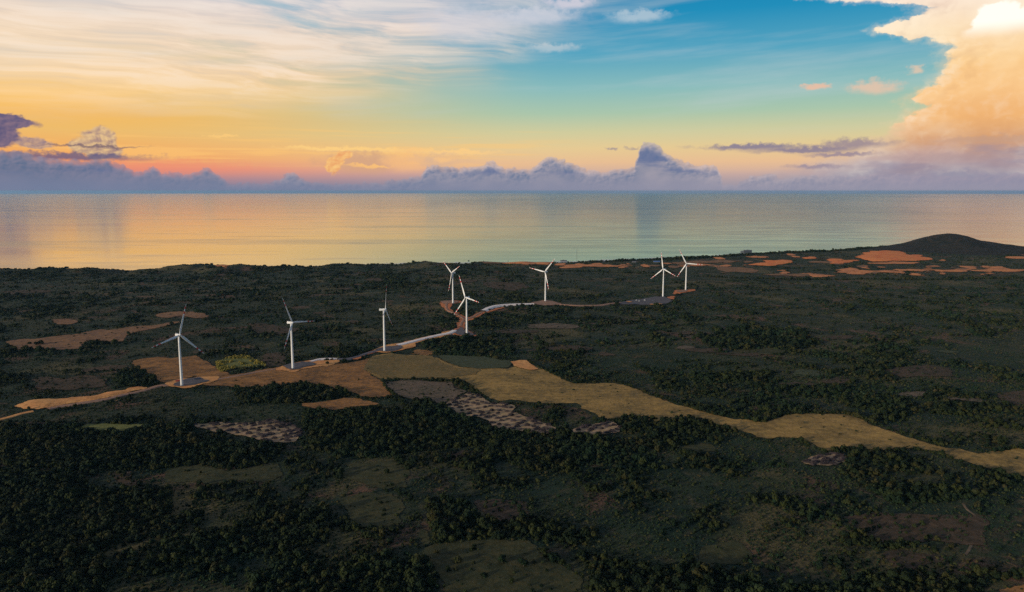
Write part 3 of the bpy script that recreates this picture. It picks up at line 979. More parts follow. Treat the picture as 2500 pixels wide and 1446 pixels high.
# --- excavated sand on the left, banks and pads along the turbine road
P = drape('sand_bank', Z(0, 900, 4.808, [(170, 430), (250, 410), (320, 375), (450, 362), (600, 358), (800, 352), (950, 335), (1130, 320), (1230, 290), (1450, 262), (1510, 230), (1650, 210), (1740, 225), (1735, 245), (1600, 268), (1480, 300), (1300, 345), (1100, 378), (950, 402), (850, 420), (700, 440), (560, 470), (400, 500), (380, 485), (260, 490), (200, 480), (165, 455)]),
          M['orange'], 0.8, mound=5.0, mound_r=14, rough_amp=1.5)
NO_TREE.append(P)
ribbon('dirt_road', Z(0, 900, 4.808, [(-250, 690), (-60, 620), (0, 600), (90, 578), (200, 545), (300, 520), (390, 503)]), 9, M['orange'])
ribbon('gravel_road', Z(0, 900, 4.808, [(560, 478), (700, 448), (850, 428), (960, 408), (1150, 380), (1310, 350), (1450, 312), (1600, 282), (1740, 245), (1850, 210), (1950, 198), (2060, 195)]), 11, M['redgravel'], 1.4)
P = drape('soil_bank', Z(0, 900, 4.808, [(1300, 372), (1390, 362), (1420, 395), (1470, 435), (1440, 440), (1390, 410), (1330, 385)]), M['orange'], 0.8)
NO_TREE.append(P)
ribbon('dirt_track', [(-60, 1035), (0, 1034), (60, 1033), (122, 1034), (185, 1036)], 9, M['dull'], 0.5)
P = drape('soil_bank', [(395, 938), (440, 927), (500, 921), (540, 921), (530, 932), (500, 940), (470, 948), (450, 951), (415, 948)], M['orange'], 1.8)
NO_TREE.append(P)
P = drape('gravel_pad', Z(0, 900, 4.808, [(2000, 192), (2080, 165), (2130, 137), (2250, 125), (2330, 115), (2400, 135), (2480, 142), (2470, 155), (2350, 185), (2280, 210), (2150, 225), (2050, 215)]), M['gravel'], 2.3)
ribbon('dirt_road', [(515, 931), (540, 926), (580, 919), (620, 911), (655, 905), (690, 899)], 9, M['redgravel'], 1.5)
P = drape('soil_bank', Z(640, 840, 7.8125, [(230, 480), (330, 440), (480, 400), (700, 350), (900, 325), (1000, 315), (1120, 325), (1430, 310), (1520, 340), (1320, 440), (1100, 445), (780, 490), (700, 520), (600, 560), (480, 530), (380, 520), (280, 550)]), M['orange'], 1.7)
NO_TREE.append(P)
P = drape('gravel_pad', Z(640, 840, 7.8125, [(380, 432), (500, 392), (650, 372), (830, 345), (1000, 362), (1040, 400), (980, 430), (790, 468), (760, 500), (660, 512), (500, 500), (430, 480)]), M['gravel'], 2.4)
ribbon('concrete_road', Z(640, 840, 7.8125, [(915, 352), (1000, 328), (1100, 303), (1250, 293), (1440, 296)]), 8, M['concrete'], 2.6)
ribbon('asphalt_road', Z(640, 840, 7.8125, [(1448, 298), (1600, 296), (1750, 272), (1850, 242), (1960, 205), (2090, 165), (2240, 130)]), 9, M['asphalt'], 2.4)
P = drape('soil_bank', Z(640, 840, 7.8125, [(1760, 250), (1960, 180), (2150, 110), (2300, 60), (2480, 10), (2560, 40), (2420, 130), (2280, 175), (2150, 170), (1960, 235), (1830, 320), (1740, 330), (1700, 290)]), M['red'], 1.6)
NO_TREE.append(P)
P = drape('soil_bank', Z(900, 680, 7.229, [(60, 1285), (180, 1225), (330, 1180), (560, 1140), (880, 1068), (1060, 1025), (1270, 985), (1280, 950), (1440, 925), (1500, 930), (1480, 975), (1380, 1030), (1200, 1075), (1000, 1120), (860, 1150), (850, 1215), (730, 1245), (600, 1275), (430, 1315), (250, 1335)]), M['orange'], 1.8)
NO_TREE.append(P)
P = drape('gravel_pad', Z(900, 680, 7.229, [(110, 1262), (200, 1228), (330, 1205), (470, 1195), (600, 1195), (630, 1240), (560, 1262), (450, 1298), (330, 1316), (210, 1306)]), M['gravel'], 2.5)
ribbon('concrete_road', Z(900, 680, 7.229, [(500, 1192), (640, 1162), (870, 1102), (1050, 1057), (1250, 1012), (1400, 982), (1460, 962), (1515, 932)]), 12, M['concrete'], 3.4)
P = drape('soil_bank', Z(900, 680, 7.229, [(1530, 870), (1540, 800), (1600, 740), (1560, 690), (1500, 640), (1420, 600), (1330, 570), (1270, 510), (1245, 450), (1240, 420), (1330, 395), (1500, 390), (1640, 405), (1680, 425), (1620, 440), (1500, 450), (1490, 470), (1480, 560), (1510, 600), (1600, 610), (1700, 680), (1760, 690), (1850, 640), (1950, 580), (2030, 560), (2030, 640), (1900, 720), (1760, 760), (1720, 790), (1710, 850), (1720, 910), (1800, 930), (1930, 1030), (1840, 1040), (1600, 1030), (1560, 1010), (1440, 1030), (1500, 960)]), M['red'], 1.4)
NO_TREE.append(P)
P = drape('gravel_pad', Z(900, 680, 7.229, [(1510, 965), (1560, 900), (1600, 840), (1650, 850), (1680, 910), (1780, 935), (1850, 975), (1900, 1020), (1840, 1032), (1700, 1020), (1600, 1022), (1560, 1000)]), M['gravel'], 2.4)
ribbon('gravel_road', Z(900, 680, 7.229, [(1625, 850), (1640, 790), (1680, 730), (1640, 690), (1560, 640), (1470, 600), (1390, 560), (1370, 500), (1380, 440)]), 6, M['redgravel'], 2.0)
ribbon('gravel_road', Z(900, 680, 7.229, [(1690, 740), (1780, 715), (1880, 665), (1960, 620), (2030, 590)]), 7, M['redgravel'], 2.0)
P = drape('gravel_pad', Z(900, 680, 7.229, [(1240, 417), (1330, 402), (1500, 396), (1600, 405), (1570, 435), (1450, 450), (1300, 460)]), M['redgravel'], 2.0)
NO_TREE.append(P)
P = drape('soil_bank', Z(1040, 720, 7.8125, [(1000, 330), (1080, 300), (1150, 330), (1200, 300), (1350, 262), (1600, 215), (1590, 240), (1400, 290), (1250, 335), (1120, 380), (1000, 410)]), M['red'], 1.6)
NO_TREE.append(P)
ribbon('concrete_road', Z(1040, 720, 7.8125, [(1085, 318), (1180, 268), (1300, 228), (1450, 207), (1650, 194), (1850, 188), (2060, 184)]), 13, M['concrete'], 3.6)
P = drape('gravel_pad', [(1290, 742), (1302, 738), (1321, 733.5), (1341, 733.5), (1356, 738), (1375, 743), (1362, 746), (1330, 747), (1310, 745.5)], M['redgravel'], 1.8)
NO_TREE.append(P)
ribbon('dirt_road', [(1360, 743), (1379, 745), (1408, 746.5), (1440, 747), (1470, 745.5), (1493, 742), (1516, 740)], 14, M['redgravel'], 2.0)
P = drape('gravel_pad', Z(1500, 680, 11.36, [(130, 690), (350, 620), (520, 600), (900, 545), (1100, 512), (1350, 505), (1500, 555), (1620, 600), (1650, 650), (1500, 690), (1350, 750), (1000, 745), (600, 745), (150, 745)]), M['gravel'], 1.8)
NO_TREE.append(P)
for poly in ([(330, 640), (500, 640), (520, 665), (400, 685), (340, 680)], [(900, 560), (1090, 570), (1110, 630), (1000, 655), (960, 610)], [(960, 725), (1250, 705), (1400, 735), (1200, 752), (980, 750)]):
    drape('soil_bank', Z(1500, 680, 11.36, poly), M['orange'], 2.4, mound=2.0, mound_r=8)
P = drape('soil_bank', Z(1500, 680, 11.36, [(1460, 570), (1600, 440), (1660, 330), (1820, 318), (1960, 326), (2050, 308), (2230, 308), (2255, 345), (2150, 385), (2050, 388), (1850, 422), (1750, 462), (1690, 510), (1690, 570), (1620, 615)]), M['red'], 1.8)
NO_TREE.append(P)
drape('gravel_pad', Z(1500, 680, 11.36, [(1690, 345), (1850, 330), (2040, 330), (2040, 375), (1850, 402), (1710, 460)]), M['redgravel'], 2.6)
drape('soil_bank', Z(1500, 680, 11.36, [(2050, 315), (2220, 312), (2245, 345), (2120, 378), (2060, 360)]), M['orange'], 2.7, mound=3.0, mound_r=8)
ribbon('dirt_track', [(1640, 690), (1690, 684), (1760, 688), (1850, 700), (1930, 706), (2010, 709), (2100, 712), (2200, 714), (2330, 716), (2520, 716)], 9, M['dull'], 0.8)
ribbon('dirt_track', Z(1900, 1150, 4.167, [(1880, 330), (1930, 400), (2030, 480), (1995, 600), (1980, 700), (1950, 790), (1905, 855)]), 2.6, M['halfplot'], 0.3)
ribbon('dirt_track', Z(1900, 1150, 4.167, [(2330, 930), (2430, 970), (2400, 1000), (2260, 1030)]), 2.4, M['dull'], 0.3)
ribbon('dirt_track', Z(1900, 1150, 4.167, [(830, 190), (900, 220), (1000, 255), (1070, 285)]), 3.0, M['dull'], 0.35)
# --- far coast: red dunes, pale fields and streaks of bare sand
for poly in (Z(2050, 560, 5.556, [(210, 375), (300, 325), (420, 296), (600, 292), (820, 295), (900, 322), (960, 350), (1070, 342), (1150, 380), (1240, 388), (1300, 415), (1200, 425), (900, 435), (700, 432), (540, 440), (420, 440), (330, 420)]),
             Z(2050, 560, 5.556, [(-70, 425), (0, 417), (180, 420), (330, 420), (200, 450), (0, 465), (-60, 455)]),
             Z(1650, 590, 6.25, [(2300, 268), (2400, 265), (2560, 270), (2560, 345), (2340, 352)]),
             Z(1650, 590, 6.25, [(1040, 365), (1250, 332), (1400, 288), (1550, 277), (1740, 287), (1770, 305), (1650, 352), (1500, 368), (1250, 370)]),
             Z(1650, 590, 6.25, [(1830, 280), (1950, 240), (2040, 224), (2140, 245), (2150, 265), (2000, 270)])):
    P = drape('sand_dune', poly, M['dune'], 1.5, mound=9.0, mound_r=60, jit=26.0)
    SPARSE.append((P, 0.05, 0.6))
P = drape('pale_field', Z(1650, 590, 6.25, [(180, 500), (620, 480), (700, 455), (560, 390), (330, 345), (560, 347), (780, 385), (1200, 410), (1310, 460), (1280, 488), (1150, 488), (900, 470), (640, 490), (400, 505)]), M['fartan'], 1.5, jit=24.0)
SPARSE.append((P, 0.06, 0.5))
for (cx, cy, rx, ry) in [(2075, 660, 22, 4), (2110, 653, 12, 3), (2095, 668, 25, 3), (2130, 665, 12, 3), (2173, 662, 10, 2.5), (2200, 666, 10, 2.5), (2160, 669, 6, 2), (2243, 663, 8, 3),
                         (2268, 665, 10, 3.5), (2258, 655, 12, 2.5), (2325, 657, 12, 3.5), (2362, 655, 22, 4), (2380, 662, 5, 3), (2408, 655, 8, 3.5), (2440, 657, 30, 3.5), (2470, 662, 25, 3),
                         (2485, 630, 25, 2.5), (2470, 612, 10, 2.5), (2490, 614, 6, 2.5), (2495, 622, 14, 2), (1760, 632, 12, 2.5), (1850, 628, 25, 2), (1930, 622, 15, 2), (1940, 627, 10, 2),
                         (1913, 669, 14, 2), (1950, 671, 20, 2), (2000, 674, 25, 2.5), (1375, 647, 12, 3.5), (1412, 648, 12, 4), (1396, 653, 26, 2.5), (1460, 646, 12, 3), (1487, 647, 6, 3), (1446, 655, 4, 3),
                         (1535, 648, 6, 3.5), (1557, 652, 5, 4), (1570, 649, 15, 2), (1650, 653, 20, 2), (1680, 645, 25, 3), (1705, 648, 20, 2.5), (1270, 643, 40, 2.5), (1200, 643, 40, 2), (1325, 644, 22, 2.5),
                         (345, 659, 6, 1.6), (395, 657, 8, 2), (550, 650, 14, 2), (660, 647, 14, 2), (900, 640, 20, 2), (950, 637, 30, 2), (1020, 639, 30, 2), (1090, 642, 22, 2),
                         (2300, 637, 12, 2), (2330, 632, 10, 1.5), (2450, 655, 20, 2), (1830, 640, 14, 2), (2040, 645, 12, 2), (2120, 664, 80, 2.4), (2440, 661, 60, 2.6), (2240, 660, 60, 2), (1950, 672, 70, 2), (1740, 640, 80, 2.2), (2010, 641, 50, 2), (1450, 650, 70, 2.4), (2330, 662, 50, 2), (2180, 643, 60, 1.8)]:
    P = drape('bare_sand', ellipse(cx, cy, rx * 1.2, ry * 1.6), M['farsoil'] if cx % 3 else M['fartan'], 1.6, mound=3.0, mound_r=25, jit=34.0)
    SPARSE.append((P, 0.10, 0.42))


for _k in range(46):
    _x = random.choice((random.uniform(1700, 2500), random.uniform(1370, 1700), random.uniform(2030, 2480)))
    _y = random.uniform(650, 671) if _x > 1750 else random.uniform(643, 655)
    P = drape('bare_sand', ellipse(_x, _y, random.uniform(7, 26), random.uniform(1.6, 3.6)), M[random.choice(('farsoil', 'farsoil', 'fartan'))], 1.7, mound=2.0, mound_r=20, jit=30.0)
    SPARSE.append((P, 0.14, 0.45))


# a broken line of surf below the coast
def build_surf():
    m, t, b = new_mat('surf_foam')
    p = pos_of(t)
    n = noise(t, p, 1 / 70.0, 5, 0.65)
    b.inputs['Base Color'].default_value = C4(.8, .78, .72)
    b.inputs['Roughness'].default_value = 0.6
    plug(t, sstep(0.42, 0.60, n) * 0.75, b.inputs['Alpha'])
    xs = np.arange(-900, 1500, 30.0)
    V, F = [], []
    for x in xs:
        yc = float(np.interp(x, CX, CY))
        for k, d in enumerate((330, 360, 385, 410)):
            V.append((x, yc + d + 30 * float(fbm(x / 160, k * 0.6, 41, 3)), SEA_Z + 0.4))
    for i in range(len(xs) - 1):
        for k in range(3):
            a = i * 4 + k
            F.append((a, a + 4, a + 5, a + 1))
    structure(mesh_obj('surf', V, F, m))


build_surf()


# ------------------------------------------------------------------ wind turbines
def paint(name, c, rough=0.45, dirt=0.25):
    m, t, b = new_mat(name)
    p = pos_of(t)
    n = noise(t, p, 0.35, 5, 0.6)
    col = mix(sstep(0.45, 0.75, n) * dirt, c, mix(1.0, c, (.72, .72, .70, 1), 'MULTIPLY'))
    t.links.new(col.s, b.inputs['Base Color'])
    b.inputs['Roughness'].default_value = rough
    return m


M['white'] = paint('white_paint', C4(.68, .71, .72))
M['redpaint'] = paint('red_paint', C4(.55, .03, .035))
M['greysteel'] = paint('grey_steel', C4(.30, .31, .32))
M['darksteel'] = paint('dark_steel', C4(.07, .08, .09))
BL = 62.0
HUB_Z = 102.0


def ring_verts(sections, n=16):
    V, F = [], []
    for (z, r) in sections:
        for k in range(n):
            a = 2 * math.pi * k / n
            V.append((r * math.cos(a), r * math.sin(a), z))
    for i in range(len(sections) - 1):
        for k in range(n):
            F.append((i * n + k, i * n + (k + 1) % n, (i + 1) * n + (k + 1) % n, (i + 1) * n + k))
    F.append(tuple(range(n))[::-1])
    F.append(tuple((len(sections) - 1) * n + k for k in range(n)))
    return V, F


BLADE_ST = [(0.0, 2.4, 2.4), (1.6, 2.4, 2.4), (4.0, 2.9, 1.9), (8.0, 4.3, 1.35), (13.0, 4.5, 1.0), (20.0, 3.9, .75), (28.0, 3.3, .6), (36.0, 2.8, .5), (44.0, 2.3, .4), (52.0, 1.8, .3), (58.0, 1.25, .2), (61.3, .7, .12), (62.0, .2, .05)]


def blade_section(z):
    zs = [s[0] for s in BLADE_ST]
    c = float(np.interp(z, zs, [s[1] for s in BLADE_ST]))
    th = float(np.interp(z, zs, [s[2] for s in BLADE_ST]))
    return c, th


def blade_mesh(z0, z1, steps, grow=0.0):
    """span along +Z, chord along Y (rotor plane), thickness along X (axis); widened a little so that slim tips still read"""
    n = 12
    V, F = [], []
    for i in range(steps + 1):
        z = z0 + (z1 - z0) * i / steps
        c, th = blade_section(z)
        tw = math.radians(np.interp(z, [0, 10, 30, 62], [14, 12, 5, 0]))
        pre = 0.0009 * z * z * 0.6
        for k in range(n):
            a = 2 * math.pi * k / n
            y = (c * .5 + grow) * math.cos(a) - c * 0.12 * min(1, z / 8)
            x = (th * .5 + grow) * math.sin(a)
            V.append((x * math.cos(tw) - y * math.sin(tw) + pre, x * math.sin(tw) + y * math.cos(tw), z))
    for i in range(steps):
        for k in range(n):
            F.append((i * n + k, i * n + (k + 1) % n, (i + 1) * n + (k + 1) % n, (i + 1) * n + k))
    F.append(tuple(range(n))[::-1])
    F.append(tuple(steps * n + k for k in range(n)))
    return V, F


def make_mesh(name, VF, mat, sm=True):
    me = bpy.data.meshes.new(name)
    me.from_pydata(VF[0], [], VF[1])
    me.update()
    me.materials.append(mat)
    if sm:
        me.polygons.foreach_set('use_smooth', [len(p.vertices) == 4 for p in me.polygons])
    return me


def box_vf(x0, x1, y0, y1, z0, z1, bev=0.0):
    bm = bmesh.new()
    bmesh.ops.create_cube(bm, size=1.0)
    for v in bm.verts:
        v.co = Vector(((x0 + x1) / 2 + v.co.x * (x1 - x0), (y0 + y1) / 2 + v.co.y * (y1 - y0), (z0 + z1) / 2 + v.co.z * (z1 - z0)))
    if bev:
        bmesh.ops.bevel(bm, geom=bm.edges[:], offset=bev, segments=2, affect='EDGES')
    V = [tuple(v.co) for v in bm.verts]
    bm.verts.index_update()
    F = [tuple(v.index for v in f.verts) for f in bm.faces]
    bm.free()
    return V, F


def join_vf(*parts):
    V, F = [], []
    for v, f in parts:
        o = len(V)
        V += list(v)
        F += [tuple(i + o for i in q) for q in f]
    return V, F


def spinner_vf():
    V, F = ring_verts([(-2.2, 1.9), (-1.0, 2.05), (0.6, 2.0), (1.7, 1.6), (2.5, 1.0), (2.9, .35)], 16)
    return [(z, y, -x) for x, y, z in V], F          # axis along +X


MT = {
    'tower': make_mesh('tower', ring_verts([(-1.5, 2.75), (0.4, 2.75), (30, 2.5), (60, 2.2), (85, 1.85), (99.6, 1.65)], 20), M['white']),
    'footing': make_mesh('footing', ring_verts([(-1.0, 5.5), (0.5, 5.5), (1.0, 3.4)], 20), M['greysteel']),
    'flange': [make_mesh('flange', ring_verts(q, 20), M['white'], False) for q in ([(29.8, 2.56), (30.2, 2.56)], [(59.8, 2.27), (60.2, 2.27)], [(98.9, 1.9), (99.7, 1.9)])],
    'door': make_mesh('door', box_vf(-.55, .55, -2.86, -2.62, .9, 3.2, .05), M['greysteel'], False),
    'nacelle': make_mesh('nacelle', join_vf(box_vf(-10.5, 2.2, -2.1, 2.1, -2.1, 2.2, .6), box_vf(-9.6, -6.6, -1.5, 1.5, 2.15, 3.0, .2)), M['white'], False),
    'wind_vane': make_mesh('wind_vane', join_vf(box_vf(-9.9, -9.75, -.9, -.75, 2.1, 4.6), box_vf(-10.3, -9.4, -.88, -.8, 4.3, 4.8)), M['greysteel'], False),
    'hub': make_mesh('hub', spinner_vf(), M['white']),
    'blade': make_mesh('blade', blade_mesh(0.0, 62.0, 40), M['white']),
    'red_band': make_mesh('red_band', blade_mesh(41.5, 46.5, 4, .03), M['redpaint']),
    'red_band2': make_mesh('red_band', blade_mesh(51.5, 56.5, 4, .03), M['redpaint'])}


def child(name, me, parent, mtx=None):
    o = bpy.data.objects.new(name, me)
    COL.objects.link(o)
    o.parent = parent
    if mtx is not None:
        o.matrix_local = mtx
    return o


TL = ['nearest white wind turbine, on the grey pad beside a dark blue container at far left',
      'white wind turbine above the dark grove, one blade pointing level to the right',
      'white wind turbine seen side on, one blade straight up, below the long pale road',
      'white wind turbine on the triangular pad where the red soil tracks fork',
      'small white wind turbine on the red soil loop behind the road fork',
      'white wind turbine at the far end of the curved pale road',
      'white wind turbine with a blade upright, on the grey pad with parked white vans',
      'farthest white wind turbine, on the red soil spur with an orange tip']
for (p, zb, yaw, ph), (bx, by, bz), lab in zip(TURB, TB, TL):
    r = thing('wind_turbine', lab, 'wind turbine', (bx, by, bz + 1.0), 0, 'white wind turbines along the ridge road')
    child('tower', MT['tower'], r)
    child('footing', MT['footing'], r)
    for q in MT['flange']:
        child('flange', q, r)
    child('door', MT['door'], r)
    zr = Matrix.Rotation(rad(yaw), 4, 'Z')
    nac = child('nacelle', MT['nacelle'], r, Matrix.Translation((0, 0, HUB_Z - 0.5)) @ zr @ Matrix.Rotation(-rad(5), 4, 'Y'))
    child('wind_vane', MT['wind_vane'], nac)
    base = Matrix.Translation((0, 0, HUB_Z - 0.5)) @ zr @ Matrix.Rotation(-rad(5), 4, 'Y') @ Matrix.Translation((4.6, 0, 0))
    child('hub', MT['hub'], r, base)
    for k in range(3):
        # phase turns from straight up towards the rotor's +Y side
        b = child('blade', MT['blade'], r, base @ Matrix.Rotation(-(rad(ph) + k * 2 * math.pi / 3), 4, 'X') @ Matrix.Rotation(rad(2.5), 4, 'Y'))
        child('red_band', MT['red_band'], b)
        child('red_band', MT['red_band2'], b)

# ------------------------------------------------------------------ vegetation
def leaf_mat(name, a, b_, c, d_=None):
    m, t, b = new_mat(name)
    oi = t.nodes.new('ShaderNodeObjectInfo')
    rnd = S(t, oi.outputs['Random'])
    p = pos_of(t)
    patch = noise(t, p, 1 / 180.0, 4, 0.6)
    rust = noise(t, p, 1 / 75.0, 3, 0.6)
    n = noise(t, p, 0.8, 3, 0.6)
    col = mix(sstep(0.15, 0.95, rnd), a, b_)
    col = mix(sstep(0.45, 0.70, patch) * 0.65, col, c)
    if d_ is not None:
        col = mix(sstep(0.56, 0.68, rust * 0.7 + rnd * 0.3) * 0.5, col, d_)
    col = mix(sstep(0.4, 0.7, n) * 0.4, col, mix(1.0, col, (.55, .58, .5, 1), 'MULTIPLY'))
    t.links.new(col.s, b.inputs['Base Color'])
    b.inputs['Roughness'].default_value = 0.85
    b.inputs['Specular IOR Level'].default_value = 0.15
    return m


M['leaf'] = leaf_mat('foliage', C4(.007, .016, .007), C4(.030, .040, .011), C4(.012, .032, .015), C4(.040, .031, .012))
M['scrubleaf'] = leaf_mat('scrub_foliage', C4(.013, .031, .014), C4(.052, .062, .022), C4(.017, .050, .028), C4(.090, .060, .028))
M['yleaf'] = leaf_mat('yellow_foliage', C4(.20, .17, .03), C4(.30, .24, .05), C4(.24, .21, .045))
M['bark'] = paint('bark', C4(.07, .055, .042), 0.9, .6)
M['brush'] = leaf_mat('cut_brush', C4(.026, .021, .024), C4(.055, .043, .046), C4(.04, .034, .036))


def crown_vf(seed, tall=1.0, lobes=6, leaves=120, leaf=0.30):
    rs = np.random.RandomState(seed)
    V, F = [], []
    L = [((0, 0, .72 * tall), .70)]
    for k in range(lobes):
        a = 2 * math.pi * (k + rs.uniform(-.3, .3)) / lobes
        r = rs.uniform(.35, .62)
        L.append(((r * math.cos(a), r * math.sin(a), rs.uniform(.42, 1.0) * tall), rs.uniform(.34, .52)))
    # dark inside: coarse balls
    bm = bmesh.new()
    for c, r in L:
        ret = bmesh.ops.create_icosphere(bm, subdivisions=1, radius=r * .86, matrix=Matrix.Translation(c) @ Matrix.Rotation(rs.uniform(0, 6), 4, 'Z'))
        for v in ret['verts']:
            v.co += Vector(rs.uniform(-.09, .09, 3))
    bm.verts.index_update()
    V += [tuple(v.co) for v in bm.verts]
    F += [tuple(v.index for v in f.verts) for f in bm.faces]
    bm.free()
    # leaf clumps stand out of it, each a bent pair of triangles
    for _ in range(leaves):
        c, r = L[rs.randint(len(L))]
        d = rs.normal(size=3)
        d[2] = d[2] * .8 + .25
        d /= np.linalg.norm(d)
        p = np.array(c) + d * r * rs.uniform(.85, 1.18)
        s = leaf * rs.uniform(.5, 1.1)
        u = np.cross(d, rs.normal(size=3))
        u /= np.linalg.norm(u)
        w = np.cross(d, u)
        u, w = u * s, (w * .8 + d * rs.uniform(-.5, .5)) * s
        o = len(V)
        V += [tuple(p - u), tuple(p + w + d * s * .4), tuple(p + u), tuple(p - w)]
        F += [(o, o + 1, o + 2), (o, o + 2, o + 3)]
    return V, F


CROWNS = [make_mesh('crown', crown_vf(s, tl, lb, 110, .30), M['leaf'], False) for s, tl, lb in ((1, 1.0, 6), (2, 1.15, 5), (3, .85, 7), (4, 1.3, 5), (5, .95, 6))]
SHRUBS = [make_mesh('shrub', crown_vf(s, .7, lb, 60, .34), M['scrubleaf'], False) for s, lb in ((11, 4), (12, 5), (13, 3))]
YSHRUB = [make_mesh('shrub', crown_vf(s, .8, 4, 60, .34), M['yleaf'], False) for s in (21, 22)]


def proto_coll(name, meshes):
    c = bpy.data.collections.new(name)
    for i, me in enumerate(meshes):
        o = bpy.data.objects.new('%s_%02d' % (name, i), me)
        c.objects.link(o)
    return c


PC = {'tree': proto_coll('tree_kinds', CROWNS), 'shrub': proto_coll('shrub_kinds', SHRUBS), 'yellow': proto_coll('yellow_kinds', YSHRUB)}


def scatter(name, pts, scale, coll, label, cat):
    n = len(pts)
    me = bpy.data.meshes.new(name)
    me.vertices.add(n)
    me.vertices.foreach_set('co', np.asarray(pts, np.float32).ravel())
    for an, ty, data in (('pscale', 'FLOAT_VECTOR', scale), ('prot', 'FLOAT_VECTOR', np.column_stack([np.zeros(n), np.zeros(n), RS.uniform(0, 6.28, n)])), ('pidx', 'INT', RS.randint(0, 100, n))):
        a = me.attributes.new(an, ty, 'POINT')
        if ty == 'INT':
            a.data.foreach_set('value', np.asarray(data, np.int32))
        else:
            a.data.foreach_set('vector', np.asarray(data, np.float32).ravel())
    o = bpy.data.objects.new(name, me)
    COL.objects.link(o)
    o['kind'] = 'stuff'
    o['label'] = label
    o['category'] = cat
    g = bpy.data.node_groups.new(name, 'GeometryNodeTree')
    g.interface.new_socket('Geometry', in_out='INPUT', socket_type='NodeSocketGeometry')
    g.interface.new_socket('Geometry', in_out='OUTPUT', socket_type='NodeSocketGeometry')
    N = g.nodes
    gi, go = N.new('NodeGroupInput'), N.new('NodeGroupOutput')
    ci = N.new('GeometryNodeCollectionInfo')
    ci.inputs['Collection'].default_value = coll
    ci.inputs['Separate Children'].default_value = True
    ci.inputs['Reset Children'].default_value = True
    ip = N.new('GeometryNodeInstanceOnPoints')
    ip.inputs['Pick Instance'].default_value = True

    def attr(nm, ty):
        x = N.new('GeometryNodeInputNamedAttribute')
        x.data_type = ty
        x.inputs['Name'].default_value = nm
        return x.outputs['Attribute']
    g.links.new(gi.outputs[0], ip.inputs['Points'])
    g.links.new(ci.outputs[0], ip.inputs['Instance'])
    g.links.new(attr('pidx', 'INT'), ip.inputs['Instance Index'])
    g.links.new(attr('pscale', 'FLOAT_VECTOR'), ip.inputs['Scale'])
    g.links.new(attr('prot', 'FLOAT_VECTOR'), ip.inputs['Rotation'])
    g.links.new(ip.outputs[0], go.inputs[0])
    md = o.modifiers.new('scatter', 'NODES')
    md.node_group = g
    return o


# woods the photograph shows as dark, closed canopies
for poly in ([(272, 925), (300, 903), (360, 905), (392, 932), (385, 945), (330, 945), (290, 940)],
             [(560, 950), (650, 945), (740, 934), (800, 947), (860, 965), (840, 972), (740, 985), (600, 985)],
             [(645, 918), (660, 909), (700, 908), (730, 912), (750, 899), (780, 896), (830, 900), (860, 906), (880, 917), (850, 920), (800, 922), (730, 920), (690, 918)],
             [(1030, 838), (1090, 828), (1180, 828), (1250, 840), (1260, 868), (1180, 870), (1060, 866), (1035, 852)],
             [(1690, 815), (1800, 800), (1960, 805), (2000, 840), (1900, 868), (1750, 862)], [(1680, 915), (1760, 910), (1900, 908), (1860, 928), (1760, 935), (1690, 930)],
             [(2220, 998), (2300, 988), (2430, 990), (2445, 1008), (2320, 1014), (2240, 1008)], [(1600, 935), (1680, 925), (1670, 945), (1610, 950)],
             [(2150, 1005), (2220, 1000), (2205, 1020), (2130, 1028)], [(0, 1040), (185, 1036), (300, 1050), (440, 1040), (480, 1080), (700, 1090), (640, 1140), (300, 1150), (0, 1140)],
             [(740, 1000), (900, 1000), (1060, 1000), (1190, 1040), (1280, 1060), (1150, 1090), (900, 1120), (760, 1100), (740, 1040)],
             [(1190, 1050), (1400, 1060), (1480, 1070), (1600, 1080), (1500, 1130), (1300, 1150), (1180, 1110)], [(220, 1200), (420, 1190), (420, 1310), (240, 1340), (200, 1260)],
             [(380, 1330), (560, 1290), (800, 1240), (800, 1320), (600, 1350), (400, 1370)], [(0, 1300), (220, 1290), (260, 1446), (0, 1470)],
             [(1030, 1215), (1160, 1230), (1190, 1280), (1320, 1290), (1330, 1316), (1160, 1318), (1060, 1330), (1050, 1270)], [(1400, 1340), (1560, 1380), (1800, 1400), (1900, 1470), (1480, 1470)],
             [(2100, 1185), (2260, 1170), (2400, 1205), (2330, 1225), (2180, 1230)], [(2130, 1330), (2180, 1338), (2140, 1346)], [(2400, 1405), (2500, 1400), (2560, 1405), (2440, 1422)],
             [(1900, 1440), (2160, 1400), (2400, 1425), (2380, 1480), (1900, 1480)], [(0, 1150), (200, 1160), (250, 1230), (0, 1280)],
             [(600, 1400), (1000, 1370), (1040, 1390), (1060, 1480), (600, 1480)]):
    WOOD.append(np.array([ground_px(*q) for q in poly]))
